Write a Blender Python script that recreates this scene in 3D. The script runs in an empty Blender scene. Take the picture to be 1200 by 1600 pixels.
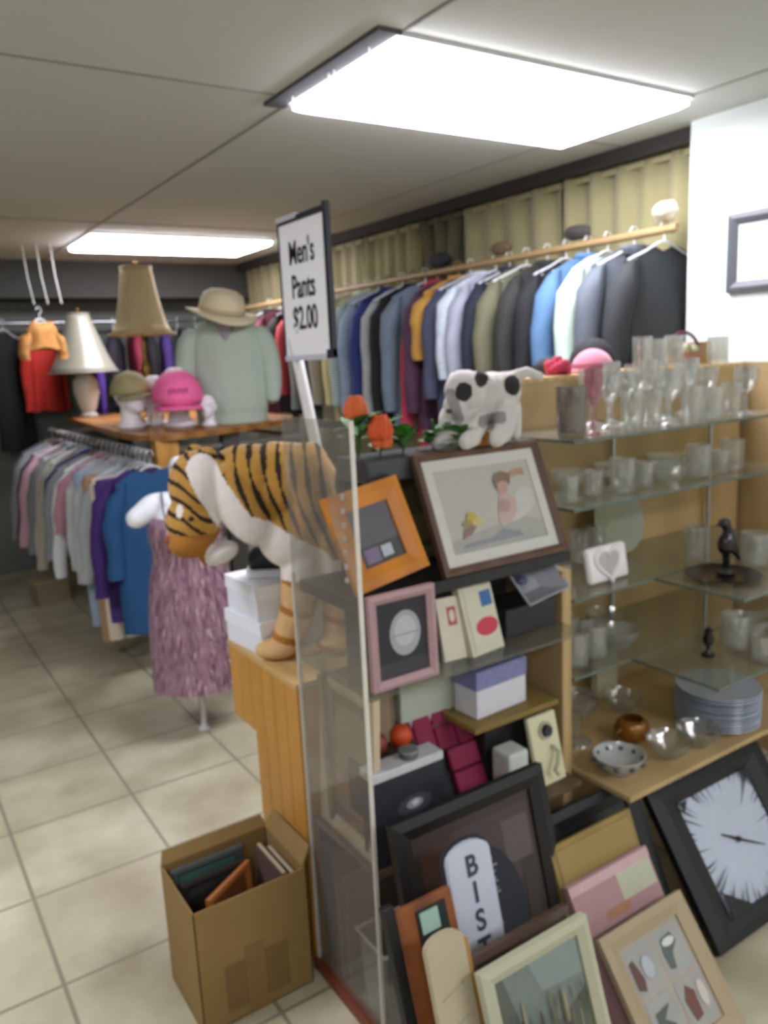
import bpy, bmesh, math, random
from mathutils import Vector, Matrix, Euler
S = bpy.context.scene
COL = S.collection
PI = math.pi
rnd = random.Random(7)

# ------------------------------------------------------------------ camera
CAM_Z = 1.60
F_PX, PITCH, ROLL, YAW = 1247.0, math.radians(-11.0), math.radians(-2.74), math.radians(32.97)
fw = Vector((math.sin(YAW)*math.cos(PITCH), math.cos(YAW)*math.cos(PITCH), math.sin(PITCH)))
rt = Vector((math.cos(YAW), -math.sin(YAW), 0)); up = rt.cross(fw)
r2 = rt*math.cos(ROLL)+up*math.sin(ROLL); u2 = -rt*math.sin(ROLL)+up*math.cos(ROLL)
cam = bpy.data.cameras.new('camera'); cam_o = bpy.data.objects.new('camera', cam); COL.objects.link(cam_o)
cam_o.matrix_world = Matrix(((r2.x, u2.x, -fw.x, 0), (r2.y, u2.y, -fw.y, 0), (r2.z, u2.z, -fw.z, CAM_Z), (0, 0, 0, 1)))
cam.sensor_fit = 'VERTICAL'; cam.sensor_height = 24.0; cam.lens = 24.0*F_PX/1600.0
cam.clip_start = 0.05
S.camera = cam_o
# a hand-held phone focused too near: the whole shop is a little soft
cam.dof.use_dof = True; cam.dof.focus_distance = 0.48; cam.dof.aperture_fstop = cam.lens/1000/0.0027

# ------------------------------------------------------------------ world, lights, exposure
w = bpy.data.worlds.new('world'); S.world = w; w.use_nodes = True
bg = w.node_tree.nodes['Background']; bg.inputs[0].default_value = (0.82, 0.88, 0.86, 1); bg.inputs[1].default_value = 0.10
S.view_settings.view_transform = 'Standard'; S.view_settings.look = 'None'
S.view_settings.exposure = 1.12; S.view_settings.gamma = 1.0; S.view_settings.use_curve_mapping = False
S.cycles.transparent_max_bounces = 40
LAMP_W = 9.0            # emission of the ceiling diffusers
def area(name, loc, aim, sx, sy, power, col):
    l = bpy.data.lights.new(name, 'AREA'); l.shape = 'RECTANGLE'; l.size = sx; l.size_y = sy; l.energy = power; l.color = col
    o = bpy.data.objects.new(name, l); COL.objects.link(o); o.location = loc
    o.rotation_euler = (Vector(aim)-Vector(loc)).to_track_quat('-Z', 'Y').to_euler()
    return o
# added cool fill light behind the camera; the front wall has no window
area('front_fill_light', (0.6, -2.9, 1.5), (0.6, 2.0, 1.3), 3.2, 1.9, 4, (0.92, 0.97, 1.0))

# ------------------------------------------------------------------ materials
def lin(h):
    h = h.lstrip('#'); v = [int(h[i:i+2], 16)/255 for i in (0, 2, 4)]
    return tuple(((c/12.92) if c <= 0.04045 else ((c+0.055)/1.055)**2.4) for c in v)
MC = {}
def M(hexc, rough=0.6, metal=0.0, var=0.10, scale=25.0, bump=0.0, sheen=0.0, emit=0.0, kind='noise', stretch=(1, 1, 1), hex2=None):
    key = (hexc, rough, metal, var, scale, bump, sheen, emit, kind, stretch, hex2)
    if key in MC: return MC[key]
    m = bpy.data.materials.new('mat_%03d' % len(MC)); m.use_nodes = True; MC[key] = m
    nt = m.node_tree; b = nt.nodes['Principled BSDF']
    c = lin(hexc); b.inputs['Roughness'].default_value = rough; b.inputs['Metallic'].default_value = metal
    if sheen: b.inputs['Sheen Weight'].default_value = sheen
    tc = nt.nodes.new('ShaderNodeTexCoord'); mp = nt.nodes.new('ShaderNodeMapping'); mp.inputs['Scale'].default_value = stretch
    nt.links.new(tc.outputs['Object'], mp.inputs['Vector'])
    if kind == 'noise':
        n = nt.nodes.new('ShaderNodeTexNoise'); n.inputs['Scale'].default_value = scale; n.inputs['Detail'].default_value = 3
        fac = n.outputs['Fac']
    else:
        n = nt.nodes.new('ShaderNodeTexWave'); n.inputs['Scale'].default_value = scale; n.inputs['Distortion'].default_value = 2.5 if kind == 'wood' else 0.0
        n.inputs['Detail'].default_value = 2
        if kind == 'stripe_z': n.bands_direction = 'Z'
        if kind == 'stripe_x': n.bands_direction = 'X'
        fac = n.outputs['Fac']
    nt.links.new(mp.outputs[0], n.inputs['Vector'])
    mx = nt.nodes.new('ShaderNodeMix'); mx.data_type = 'RGBA'
    if hex2: a, d = c, lin(hex2)
    else:
        a = tuple(x*(1-var) for x in c); d = tuple(min(1, x*(1+var)) for x in c)
    mx.inputs[6].default_value = (*a, 1); mx.inputs[7].default_value = (*d, 1)
    nt.links.new(fac, mx.inputs[0]); nt.links.new(mx.outputs[2], b.inputs['Base Color'])
    if emit:
        b.inputs['Emission Color'].default_value = (*c, 1); b.inputs['Emission Strength'].default_value = emit
    if bump:
        bp = nt.nodes.new('ShaderNodeBump'); bp.inputs['Strength'].default_value = bump; bp.inputs['Distance'].default_value = 0.004
        nt.links.new(fac, bp.inputs['Height']); nt.links.new(bp.outputs[0], b.inputs['Normal'])
    return m
def thin_glass(tint='#eef6f2', gloss=1.0, haze=0.0, hazec='#dfe6e4'):
    key = ('glass', tint, gloss, haze, hazec)
    if key in MC: return MC[key]
    m = bpy.data.materials.new('mat_glass_%03d' % len(MC)); m.use_nodes = True; MC[key] = m
    nt = m.node_tree; nt.nodes.clear()
    out = nt.nodes.new('ShaderNodeOutputMaterial'); tr = nt.nodes.new('ShaderNodeBsdfTransparent'); gl = nt.nodes.new('ShaderNodeBsdfGlossy')
    tr.inputs[0].default_value = (*lin(tint), 1); gl.inputs['Roughness'].default_value = 0.04
    fr = nt.nodes.new('ShaderNodeLayerWeight'); fr.inputs[0].default_value = 0.5
    pw = nt.nodes.new('ShaderNodeMath'); pw.operation = 'POWER'; pw.inputs[1].default_value = 4.0; nt.links.new(fr.outputs['Facing'], pw.inputs[0])
    mul = nt.nodes.new('ShaderNodeMath'); mul.operation = 'MULTIPLY_ADD'; mul.inputs[1].default_value = 0.75; mul.inputs[2].default_value = 0.04*gloss
    nt.links.new(pw.outputs[0], mul.inputs[0])
    mx = nt.nodes.new('ShaderNodeMixShader'); nt.links.new(mul.outputs[0], mx.inputs[0]); nt.links.new(tr.outputs[0], mx.inputs[1]); nt.links.new(gl.outputs[0], mx.inputs[2])
    last = mx
    if haze:
        df = nt.nodes.new('ShaderNodeBsdfDiffuse'); df.inputs[0].default_value = (*lin(hazec), 1)
        ns = nt.nodes.new('ShaderNodeTexNoise'); ns.inputs['Scale'].default_value = 2.0
        mr = nt.nodes.new('ShaderNodeMapRange'); mr.inputs[3].default_value = haze*0.6; mr.inputs[4].default_value = haze*1.4
        nt.links.new(ns.outputs['Fac'], mr.inputs[0])
        m2 = nt.nodes.new('ShaderNodeMixShader'); nt.links.new(mr.outputs[0], m2.inputs[0]); nt.links.new(mx.outputs[0], m2.inputs[1]); nt.links.new(df.outputs[0], m2.inputs[2]); last = m2
    nt.links.new(last.outputs[0], out.inputs[0])
    return m
def tile_floor():
    m = bpy.data.materials.new('mat_floor_tile'); m.use_nodes = True; nt = m.node_tree; b = nt.nodes['Principled BSDF']
    tc = nt.nodes.new('ShaderNodeTexCoord'); sp = nt.nodes.new('ShaderNodeSeparateXYZ'); nt.links.new(tc.outputs['Object'], sp.inputs[0])
    def line(o, off):
        a = nt.nodes.new('ShaderNodeMath'); a.operation = 'SUBTRACT'; nt.links.new(o, a.inputs[0]); a.inputs[1].default_value = off-8.6
        d = nt.nodes.new('ShaderNodeMath'); d.operation = 'PINGPONG'; nt.links.new(a.outputs[0], d.inputs[0]); d.inputs[1].default_value = 0.215
        r = nt.nodes.new('ShaderNodeMapRange'); nt.links.new(d.outputs[0], r.inputs[0]); r.inputs[1].default_value = 0.0035; r.inputs[2].default_value = 0.0075
        r.inputs[3].default_value = 1; r.inputs[4].default_value = 0
        return r.outputs[0]
    mxm = nt.nodes.new('ShaderNodeMath'); mxm.operation = 'MAXIMUM'
    nt.links.new(line(sp.outputs[0], 0.245), mxm.inputs[0]); nt.links.new(line(sp.outputs[1], 1.62), mxm.inputs[1])
    n = nt.nodes.new('ShaderNodeTexNoise'); n.inputs['Scale'].default_value = 3.2; n.inputs['Detail'].default_value = 6; nt.links.new(tc.outputs['Object'], n.inputs['Vector'])
    cr = nt.nodes.new('ShaderNodeValToRGB'); cr.color_ramp.elements[0].position = 0.3; cr.color_ramp.elements[1].position = 0.72
    cr.color_ramp.elements[0].color = (*lin('#a29a7d'), 1); cr.color_ramp.elements[1].color = (*lin('#d2ceb2'), 1)
    nt.links.new(n.outputs['Fac'], cr.inputs[0])
    mx = nt.nodes.new('ShaderNodeMix'); mx.data_type = 'RGBA'; nt.links.new(mxm.outputs[0], mx.inputs[0]); nt.links.new(cr.outputs[0], mx.inputs[6]); mx.inputs[7].default_value = (*lin('#8d8672'), 1)
    nt.links.new(mx.outputs[2], b.inputs['Base Color']); b.inputs['Roughness'].default_value = 0.38
    return m

# ------------------------------------------------------------------ mesh helpers
def new(): return bmesh.new()
def box(bm, x0, x1, y0, y1, z0, z1, bev=0.0, mi=0, mat=None):
    vs = [bm.verts.new((x, y, z)) for x in (x0, x1) for y in (y0, y1) for z in (z0, z1)]
    fs = [bm.faces.new([vs[i] for i in q]) for q in ((0, 1, 3, 2), (4, 6, 7, 5), (0, 4, 5, 1), (2, 3, 7, 6), (0, 2, 6, 4), (1, 5, 7, 3))]
    for f in fs: f.material_index = mi
    if mat is not None: bmesh.ops.transform(bm, matrix=mat, verts=vs)
    if bev:
        es = list({e for f in fs for e in f.edges})
        r = bmesh.ops.bevel(bm, geom=es, offset=bev, segments=2, affect='EDGES', profile=0.5)
        for f in r['faces']: f.material_index = mi
def ring(bm, pts): return [bm.verts.new(p) for p in pts]
def skin(bm, rings, cap0=True, cap1=True, mi=0, closed=True):
    n = len(rings[0])
    for a, b in zip(rings, rings[1:]):
        for i in range(n if closed else n-1):
            j = (i+1) % n
            f = bm.faces.new((a[i], a[j], b[j], b[i])); f.material_index = mi
    if cap0: f = bm.faces.new(list(reversed(rings[0]))); f.material_index = mi
    if cap1: f = bm.faces.new(rings[-1]); f.material_index = mi
def tube(bm, pts, r, seg=8, mi=0, cap=True):
    pts = [Vector(p) for p in pts]; rs = r if isinstance(r, (list, tuple)) else [r]*len(pts)
    rings = []; prev = None
    for i, p in enumerate(pts):
        t = (pts[min(i+1, len(pts)-1)]-pts[max(i-1, 0)]).normalized()
        if prev is None:
            a = Vector((0, 0, 1)) if abs(t.z) < 0.9 else Vector((1, 0, 0)); u = t.cross(a).normalized()
        else: u = (prev-t*prev.dot(t)).normalized()
        v = t.cross(u); prev = u
        rings.append(ring(bm, [p+(u*math.cos(2*PI*k/seg)+v*math.sin(2*PI*k/seg))*rs[i] for k in range(seg)]))
    skin(bm, rings, cap, cap, mi)
def lathe(bm, prof, seg=24, mi=0, c=(0, 0, 0), cap0=True, cap1=True, sx=1.0, sy=1.0, wob=0.0, k=8):
    rings = []
    for r, z in prof:
        rings.append(ring(bm, [(c[0]+sx*r*(1+wob*math.cos(k*2*PI*i/seg))*math.cos(2*PI*i/seg), c[1]+sy*r*(1+wob*math.cos(k*2*PI*i/seg))*math.sin(2*PI*i/seg), c[2]+z) for i in range(seg)]))
    skin(bm, rings, cap0, cap1, mi)
def prism(bm, poly, y0, y1, mi=0):
    "polygon in x,z extruded along y"
    a = ring(bm, [(x, y0, z) for x, z in poly]); b = ring(bm, [(x, y1, z) for x, z in poly])
    skin(bm, [a, b], True, True, mi)
def plan(bm, poly, z0, z1, mi=0):
    a = ring(bm, [(x, y, z0) for x, y in poly]); b = ring(bm, [(x, y, z1) for x, y in poly])
    skin(bm, [a, b], True, True, mi)
def ball(bm, c, r, seg=16, mi=0, sc=(1, 1, 1)):
    n = seg//2; rings = []
    for i in range(1, n):
        a = PI*i/n
        rings.append(ring(bm, [(c[0]+r*sc[0]*math.sin(a)*math.cos(2*PI*k/seg), c[1]+r*sc[1]*math.sin(a)*math.sin(2*PI*k/seg), c[2]-r*sc[2]*math.cos(a)) for k in range(seg)]))
    skin(bm, rings, True, True, mi)
def ellipse(n=20, rx=1, rz=1, cx=0, cz=0): return [(cx+rx*math.cos(2*PI*i/n), cz+rz*math.sin(2*PI*i/n)) for i in range(n)]

def obj(name, bm, mats, parent=None, smooth=False, sub=0):
    me = bpy.data.meshes.new(name); bmesh.ops.recalc_face_normals(bm, faces=bm.faces[:]); bm.to_mesh(me); bm.free()
    for m in (mats if isinstance(mats, (list, tuple)) else [mats]): me.materials.append(m)
    if smooth:
        me.polygons.foreach_set('use_smooth', [True]*len(me.polygons))
        try: me.set_sharp_from_angle(angle=math.radians(50))
        except Exception: pass
    o = bpy.data.objects.new(name, me); COL.objects.link(o)
    if parent: o.parent = parent
    if sub:
        s = o.modifiers.new('sub', 'SUBSURF'); s.levels = s.render_levels = sub
    return o
def tag(o, label, cat, group=None, kind=None):
    o['label'] = label; o['category'] = cat
    if group: o['group'] = group
    if kind: o['kind'] = kind
    return o
def thing(name, label, cat, loc=(0, 0, 0), rot=(0, 0, 0), group=None):
    o = bpy.data.objects.new(name, None); COL.objects.link(o); o.empty_display_size = 0.05
    o.location = loc; o.rotation_euler = rot
    return tag(o, label, cat, group)
def struct(name, bm, m, label=None, parent=None):
    o = obj(name, bm, m, parent); o['kind'] = 'structure'
    if label: o['label'] = label
    return o
def dup(root, loc=None, rot=None, label=None, group=None):
    r = root.copy(); COL.objects.link(r)
    if loc is not None: r.location = loc
    if rot is not None: r.rotation_euler = rot
    if label: r['label'] = label
    if group: r['group'] = group
    for ch in list(root.children):
        c = ch.copy(); COL.objects.link(c); c.parent = r
        for g in ch.children:
            d = g.copy(); COL.objects.link(d); d.parent = c
    return r
def text(name, s, mat, parent, loc, rot, size, sx=1.0, off=0.0, ext=0.0006, align='CENTER'):
    cu = bpy.data.curves.new(name, 'FONT'); cu.body = s; cu.size = size; cu.align_x = align; cu.align_y = 'CENTER'; cu.extrude = ext; cu.offset = off
    t = bpy.data.objects.new(name, cu); COL.objects.link(t)
    bpy.context.view_layer.update()
    me = bpy.data.meshes.new_from_object(t.evaluated_get(bpy.context.evaluated_depsgraph_get()))
    bpy.data.objects.remove(t)
    me.materials.clear(); me.materials.append(mat)
    o = bpy.data.objects.new(name, me); COL.objects.link(o); o.parent = parent; o.location = loc; o.rotation_euler = rot; o.scale = (sx, 1, 1)
    return o
def blob(name, shapes, voxel, mats, colour, parent=None, smooth_it=6):
    "one continuous body: overlapping ellipsoids ('e', c, r, rot) and tapered limbs ('c', pts, radii) fused to one skin"
    bm = new()
    for s in shapes:
        if s[0] == 'e':
            b2 = new(); ball(b2, (0, 0, 0), 1, 20)
            mt = Matrix.Translation(s[1]) @ Euler(s[3] if len(s) > 3 else (0, 0, 0)).to_matrix().to_4x4() @ Matrix.Diagonal((*s[2], 1))
            bmesh.ops.transform(b2, matrix=mt, verts=b2.verts[:])
            me = bpy.data.meshes.new('tmp'); b2.to_mesh(me); b2.free(); bm.from_mesh(me); bpy.data.meshes.remove(me)
        else:
            tube(bm, s[1], s[2], 12)
            for p, r in ((s[1][0], s[2][0]), (s[1][-1], s[2][-1])): ball(bm, p, r, 12)
    bmesh.ops.recalc_face_normals(bm, faces=bm.faces[:])
    me = bpy.data.meshes.new('tmp'); bm.to_mesh(me); bm.free()
    o = bpy.data.objects.new('tmp', me); COL.objects.link(o)
    r = o.modifiers.new('r', 'REMESH'); r.mode = 'VOXEL'; r.voxel_size = voxel
    sm = o.modifiers.new('s', 'SMOOTH'); sm.iterations = smooth_it; sm.factor = 0.5
    bpy.context.view_layer.update()
    m2 = bpy.data.meshes.new_from_object(o.evaluated_get(bpy.context.evaluated_depsgraph_get()))
    bpy.data.objects.remove(o); m2.name = name
    m2.materials.clear()
    for m in mats: m2.materials.append(m)
    for p in m2.polygons:
        p.use_smooth = True; p.material_index = colour(p.center, p.normal)
    o = bpy.data.objects.new(name, m2); COL.objects.link(o)
    if parent: o.parent = parent
    return o

# ------------------------------------------------------------------ room
CEIL = 2.435
bm = new(); box(bm, -4.6, 3.3, -3.2, 7.4, -0.1, 0); struct('floor', bm, tile_floor(), 'cream stone tile floor')
ceil_m = M('#c6cac4', 0.9, var=0.03, scale=2)
bm = new(); box(bm, -4.6, 3.3, -3.2, 7.4, CEIL, CEIL+0.1); struct('ceiling', bm, ceil_m, 'grey panel ceiling')
bm = new()
for x in (-3.54, -2.32, -1.10, 0.12, 2.56): box(bm, x-0.004, x+0.004, -3.1, 6.95, CEIL-0.003, CEIL+0.01)
box(bm, 1.334, 1.344, -3.1, 6.95, CEIL-0.004, CEIL+0.01)
for y in (0.02, 2.46, 4.90): box(bm, -4.4, 3.0, y-0.004, y+0.004, CEIL-0.0035, CEIL+0.01)
struct('trim_1', bm, M('#8f8e88', 0.9), 'ceiling panel seams')
wall_m = M('#e6f0ec', 0.75, var=0.03, scale=3)
bm = new(); box(bm, 2.85, 3.0, -3.1, 2.085, 0, CEIL); struct('wall_right', bm, wall_m, 'white wall')
bm = new(); box(bm, 3.04, 3.2, 2.085, 7.1, 0, CEIL); struct('wall_window_side', bm, M('#8d8a72', 0.9), 'wall behind the curtains')
bm = new(); box(bm, -4.5, 3.04, 7.0, 7.2, 0, CEIL); struct('wall_back', bm, M('#6f736e', 0.9), 'grey back wall')
bm = new(); box(bm, -4.6, -4.45, -3.1, 7.1, 0, CEIL); struct('wall_left', bm, M('#8b8c86', 0.9))
bm = new(); box(bm, -4.5, 3.0, -3.2, -3.05, 0, CEIL); struct('wall_front', bm, M('#a9aaa4', 0.9))
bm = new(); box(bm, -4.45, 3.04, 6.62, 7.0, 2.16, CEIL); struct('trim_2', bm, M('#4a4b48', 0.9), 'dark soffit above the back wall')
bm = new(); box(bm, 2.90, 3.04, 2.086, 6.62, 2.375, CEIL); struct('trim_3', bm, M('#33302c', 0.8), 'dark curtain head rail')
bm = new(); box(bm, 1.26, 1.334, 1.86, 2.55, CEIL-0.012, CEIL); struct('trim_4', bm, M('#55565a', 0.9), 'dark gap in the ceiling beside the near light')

def ceiling_light(x, y, label, ln=1.22):
    t = thing('ceiling_light', label, 'ceiling light', (x+ln/2, y+0.305, CEIL), group='ceiling lights')
    a = ln/2
    bm = new(); box(bm, -a-0.012, a+0.012, -0.317, 0.317, -0.012, 0); obj('light_frame', bm, M('#d8d8dc', 0.4), t)
    bm = new()
    r0 = ring(bm, [(-a, -0.305, -0.012), (a, -0.305, -0.012), (a, 0.305, -0.012), (-a, 0.305, -0.012)])
    r1 = ring(bm, [(-a, -0.305, -0.030), (a, -0.305, -0.030), (a, 0.305, -0.030), (-a, 0.305, -0.030)])
    r2_ = ring(bm, [(-a+0.02, -0.28, -0.042), (a-0.02, -0.28, -0.042), (a-0.02, 0.28, -0.042), (-a+0.02, 0.28, -0.042)])
    skin(bm, [r0, r1, r2_], False, True)
    obj('diffuser', bm, M('#f6f3ff', 0.4, var=0.0, emit=LAMP_W), t)
    return t
ceiling_light(1.335, 1.88, 'big glowing ceiling light nearest the white wall')
ceiling_light(1.366, 5.255, 'glowing ceiling light farther back above the table lamps')
ceiling_light(1.335, -1.50, 'glowing ceiling light behind the viewer')
for y in (-1.50, 1.88): ceiling_light(-1.60, y, 'added glowing ceiling light over the left part of the shop, out of view')  # unseen lamps added to brighten the price sign, left floor and ceiling
for i, (y, dz, lab) in enumerate(((2.42, 0.0, 'white ceiling hook at the far corner of the near light'), (2.19, 0, 'left white hook of the close pair beside the near light'), (2.16, 0.0, 'right white hook of the close pair beside the near light'), (1.97, 0, 'white ceiling hook closest to the viewer beside the near light'))):
    bm = new(); tube(bm, [(0, 0, 0), (0, 0, -0.022), (0.006, 0, -0.034), (0.016, 0, -0.036), (0.022, 0, -0.028), (0.022, 0, -0.018)], 0.0025, 6)
    o = obj('ceiling_hook', bm, M('#e8e8ea', 0.4), None, True); o.location = (1.30, y, CEIL-0.012); tag(o, lab, 'hook', 'hooks beside the near light')

# certificate on the white wall
def art_mesh(items, w, h, y=0.0):
    "picture built of flat layers, each 0.3 mm nearer the viewer; u,v in 0..1"
    bm = new(); mats = []
    for k, (m, poly) in enumerate(items):
        if m not in mats: mats.append(m)
        yy = y-0.0004*k
        vs = [bm.verts.new(((u-0.5)*w, yy, v*h)) for u, v in poly]
        f = bm.faces.new(vs); f.material_index = mats.index(m)
        if f.calc_area() > 0:
            f.normal_update()
            if f.normal.y > 0: f.normal_flip()
    return bm, mats
RECT = [(0, 0), (1, 0), (1, 1), (0, 1)]
def rect(u0, v0, u1, v1): return [(u0, v0), (u1, v0), (u1, v1), (u0, v1)]
def el(cu, cv, ru, rv, n=18, a=0): return [(cu+ru*math.cos(2*PI*i/n)*math.cos(a)-rv*math.sin(2*PI*i/n)*math.sin(a), cv+ru*math.cos(2*PI*i/n)*math.sin(a)+rv*math.sin(2*PI*i/n)*math.cos(a)) for i in range(n)]
def raw_obj(name, bm, mats, parent):
    me = bpy.data.meshes.new(name); bm.to_mesh(me); bm.free()
    for m in mats: me.materials.append(m)
    o = bpy.data.objects.new(name, me); COL.objects.link(o); o.parent = parent; return o
def frame(name, label, cat, x0, x1, y0, z0, h, lean, fwid, thick, fmat, art=None, matw=0.0, matc=None, group=None, rz=0.0, glass=False, ry=0.0, fwid_tb=None):
    "picture frame facing -y, resting on its bottom edge, leaning back by 'lean' degrees"
    wd = x1-x0; tb = fwid_tb or fwid
    t = thing(name, label, cat, ((x0+x1)/2, y0, z0), (-math.radians(lean), ry, rz), group)
    bm = new(); a = wd/2
    def lp(i, y): return ring(bm, [(-a+i*fwid, y, i*tb), (a-i*fwid, y, i*tb), (a-i*fwid, y, h-i*tb), (-a+i*fwid, y, h-i*tb)])
    back, out, mid, inn, inb = lp(0, 0), lp(0, -thick*0.85), lp(0.45, -thick), lp(1, -thick*0.6), lp(1, 0)
    skin(bm, [back, out, mid, inn, inb, back], False, False)
    obj('frame', bm, fmat, t)
    iw, ih = wd-2*fwid, h-2*tb
    if matw:
        bm = new(); a2 = iw/2
        def lq(m_, y): return ring(bm, [(-a2+m_, y, tb+m_), (a2-m_, y, tb+m_), (a2-m_, y, h-tb-m_), (-a2+m_, y, h-tb-m_)])
        skin(bm, [lq(0, -thick*0.3), lq(0, -thick*0.45), lq(matw, -thick*0.45), lq(matw, -thick*0.3)], False, False)
        obj('mat_board', bm, matc, t); iw -= 2*matw; ih -= 2*matw
    bm = new(); box(bm, -wd/2+fwid*0.5, wd/2-fwid*0.5, -thick*0.2, -0.001, tb*0.5, h-tb*0.5); obj('backing', bm, M('#6b5a40', 0.9), t)
    if art:
        b2, ms = art_mesh(art, iw, ih, -thick*0.3)
        bmesh.ops.translate(b2, vec=(0, 0, tb+matw), verts=b2.verts[:])
        raw_obj('picture', b2, ms, t)
    if glass:
        bm = new(); box(bm, -wd/2+fwid, wd/2-fwid, -thick*0.55, -thick*0.5, tb, h-tb); obj('glazing', bm, thin_glass(), t)
    return t
white_p = M('#f2f4f6', 0.5, var=0.02); black_p = M('#161617', 0.45)
c = frame('framed_certificate', 'dark grey framed certificate hanging on the white wall', 'picture frame', -0.20, 0.20, 0, 0, 0.285, 0, 0.040, 0.022, M('#5a5e62', 0.4),
          [(white_p, RECT)] + [(M('#b9bdc4', 0.6), rect(0.15+0.1*(i % 2), 0.2+0.12*i, 0.85-0.1*(i % 2), 0.222+0.12*i)) for i in range(5)], 0.03, M('#e4e6e6', 0.7))
c.location = (2.848, 1.70, 1.775); c.rotation_euler = (0, 0, -PI/2)

# ------------------------------------------------------------------ curtains along the window wall
def curtain(y0, y1, label, folds, amp, z0=0.9, z1=2.375, seed=0, colr='#a09a70', pinch=0.0):
    rr = random.Random(seed); t = thing('curtain', label, 'curtain', (2.975, (y0+y1)/2, z0), group='beige curtains')
    n = folds*8; bm = new(); rows = []
    ph = [rr.uniform(0, 6.28) for _ in range(3)]
    for k in range(9):
        v = k/8; z = (z1-z0)*v
        rw = []
        for i in range(n+1):
            u = i/n
            s = 1-pinch*math.exp(-((v-0.72)/0.18)**2)
            yy = (u-0.5)*(y1-y0)*s
            xx = amp*(0.6+0.4*v)*math.sin(2*PI*folds*u+0.5*math.sin(ph[0]+5*v))+amp*0.4*math.sin(5.1*u*folds+ph[1])
            rw.append((xx, yy, z))
        rows.append(ring(bm, rw))
    skin(bm, rows, False, False, closed=False)
    o = obj('drape', bm, M(colr, 0.85, var=0.08, scale=6, sheen=0.2), t, True)
    s = o.modifiers.new('th', 'SOLIDIFY'); s.thickness = 0.004
    bm = new(); box(bm, -0.012, 0.012, -(y1-y0)/2, (y1-y0)/2, z1-z0-0.03, z1-z0, 0.003); obj('heading_tape', bm, M(colr, 0.85), t)
    return t
curtain(2.10, 2.86, 'beige curtain panel nearest the white wall', 5, 0.022, seed=1)
curtain(2.88, 3.62, 'beige curtain panel second from the white wall', 4, 0.020, seed=2)
curtain(3.64, 4.02, 'dark olive gathered curtain between the beige panels', 3, 0.030, seed=3, colr='#625e44', pinch=0.35)
curtain(4.04, 4.66, 'beige curtain panel just beyond the dark gathered one', 5, 0.026, seed=4)
curtain(4.68, 5.40, 'beige curtain panel partly behind the price sign', 5, 0.028, seed=5, colr='#a8a27a')
curtain(5.42, 6.55, 'beige curtain panel farthest down the window wall', 7, 0.028, seed=6, colr='#857e5c')

# ------------------------------------------------------------------ hanging garments
def loft_body(w, ln, thick, seed, flare=0.0, nv=12, na=28, waist=0.0, fold=0.012, top=-0.07, slope=0.075, neck=0.075, vneck=0.03):
    rr = random.Random(seed); p = [rr.uniform(0, 6.28) for _ in range(4)]
    bm = new(); rings = []
    for k in range(nv+1):
        v = k/nv
        hw = w*(1+flare*v-waist*math.sin(PI*min(1, v*1.3))) - (0.012*(1-v))
        th = thick*(0.12+0.88*min(1, (v*3.5))**0.6)*(1+0.25*v)
        pts = []
        for i in range(na):
            a = 2*PI*i/na; ca, sa = math.cos(a), math.sin(a)
            x = hw*math.copysign(abs(ca)**0.8, ca); y = 0.72*th*math.copysign(abs(sa)**0.7, sa)
            f = fold*min(1, v*2)*(math.sin(x*34+p[0]+v*2)+0.6*math.sin(x*61+p[1]))
            y += f+0.01*math.sin(p[3]+v*3)
            ax = abs(x)
            zt = top-slope*max(0, (ax-neck)/max(w-neck, 0.01))-vneck*max(0, 1-ax/neck)
            zb = -ln+0.012*math.sin(x*20+p[2])
            pts.append((x+0.006*math.sin(v*9+p[2]), y, zt+(zb-zt)*v))
        rings.append(ring(bm, pts))
    skin(bm, rings, False, True)
    n = na; r0 = rings[0]
    for i in range(n//2):
        a, b_, c_, d = r0[i], r0[i+1], r0[(n-i-1) % n], r0[(n-i) % n]
        q = []
        for vv in (a, b_, c_, d):
            if vv not in q: q.append(vv)
        if len(q) > 2:
            try: bm.faces.new(q)
            except ValueError: pass
    return bm
def sleeve_bm(sgn, w, ln, r0, r1, out, seed, fold=0.006, top=-0.07, slope=0.075):
    rr = random.Random(seed+50); p = rr.uniform(0, 6.28); bm = new(); rings = []
    nv = 9; z0 = top-slope
    for k in range(nv+1):
        v = k/nv; r = r0+(r1-r0)*v
        cx = sgn*(w-0.035+0.055*min(1, v*3)**0.5+out*v); cz = z0-0.045+0.05*(1-min(1, v*5))-ln*v
        if k == 0: r *= 0.55
        rings.append(ring(bm, [(cx+0.72*r*math.cos(2*PI*i/12)+fold*math.sin(v*11+p), 0.60*r*math.sin(2*PI*i/12)+0.6*fold*math.sin(v*14+p+i), cz+(0.02*math.cos(2*PI*i/12)*sgn*-1 if k == 0 else 0)) for i in range(12)]))
    skin(bm, rings)
    return bm
def hanger_bm(w, dz=0.0):
    bm = new()
    hook = [(0.0, 0, -0.06)]+[(0, 0, -0.03)]+[(0.022*math.sin(a), 0, -0.003+0.022*math.cos(a)-0.0) for a in [PI*0.95, PI*0.6, PI*0.2, -PI*0.15, -PI*0.5]]
    tube(bm, hook, 0.0028, 6)
    hw = w*0.86
    tube(bm, [(-hw, 0, -0.135), (-hw*0.5, 0, -0.098), (-0.03, 0, -0.066), (0, 0, -0.06), (0.03, 0, -0.066), (hw*0.5, 0, -0.098), (hw, 0, -0.135)], 0.005, 6)
    tube(bm, [(-hw, 0, -0.135), (hw, 0, -0.14)], 0.004, 6)
    return bm
HANG_W = M('#e4e8ea', 0.35); HANG_B = M('#1c1c1e', 0.4); HANG_C = M('#b9d3d6', 0.35); HANG_T = M('#a98a5c', 0.5)
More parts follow.
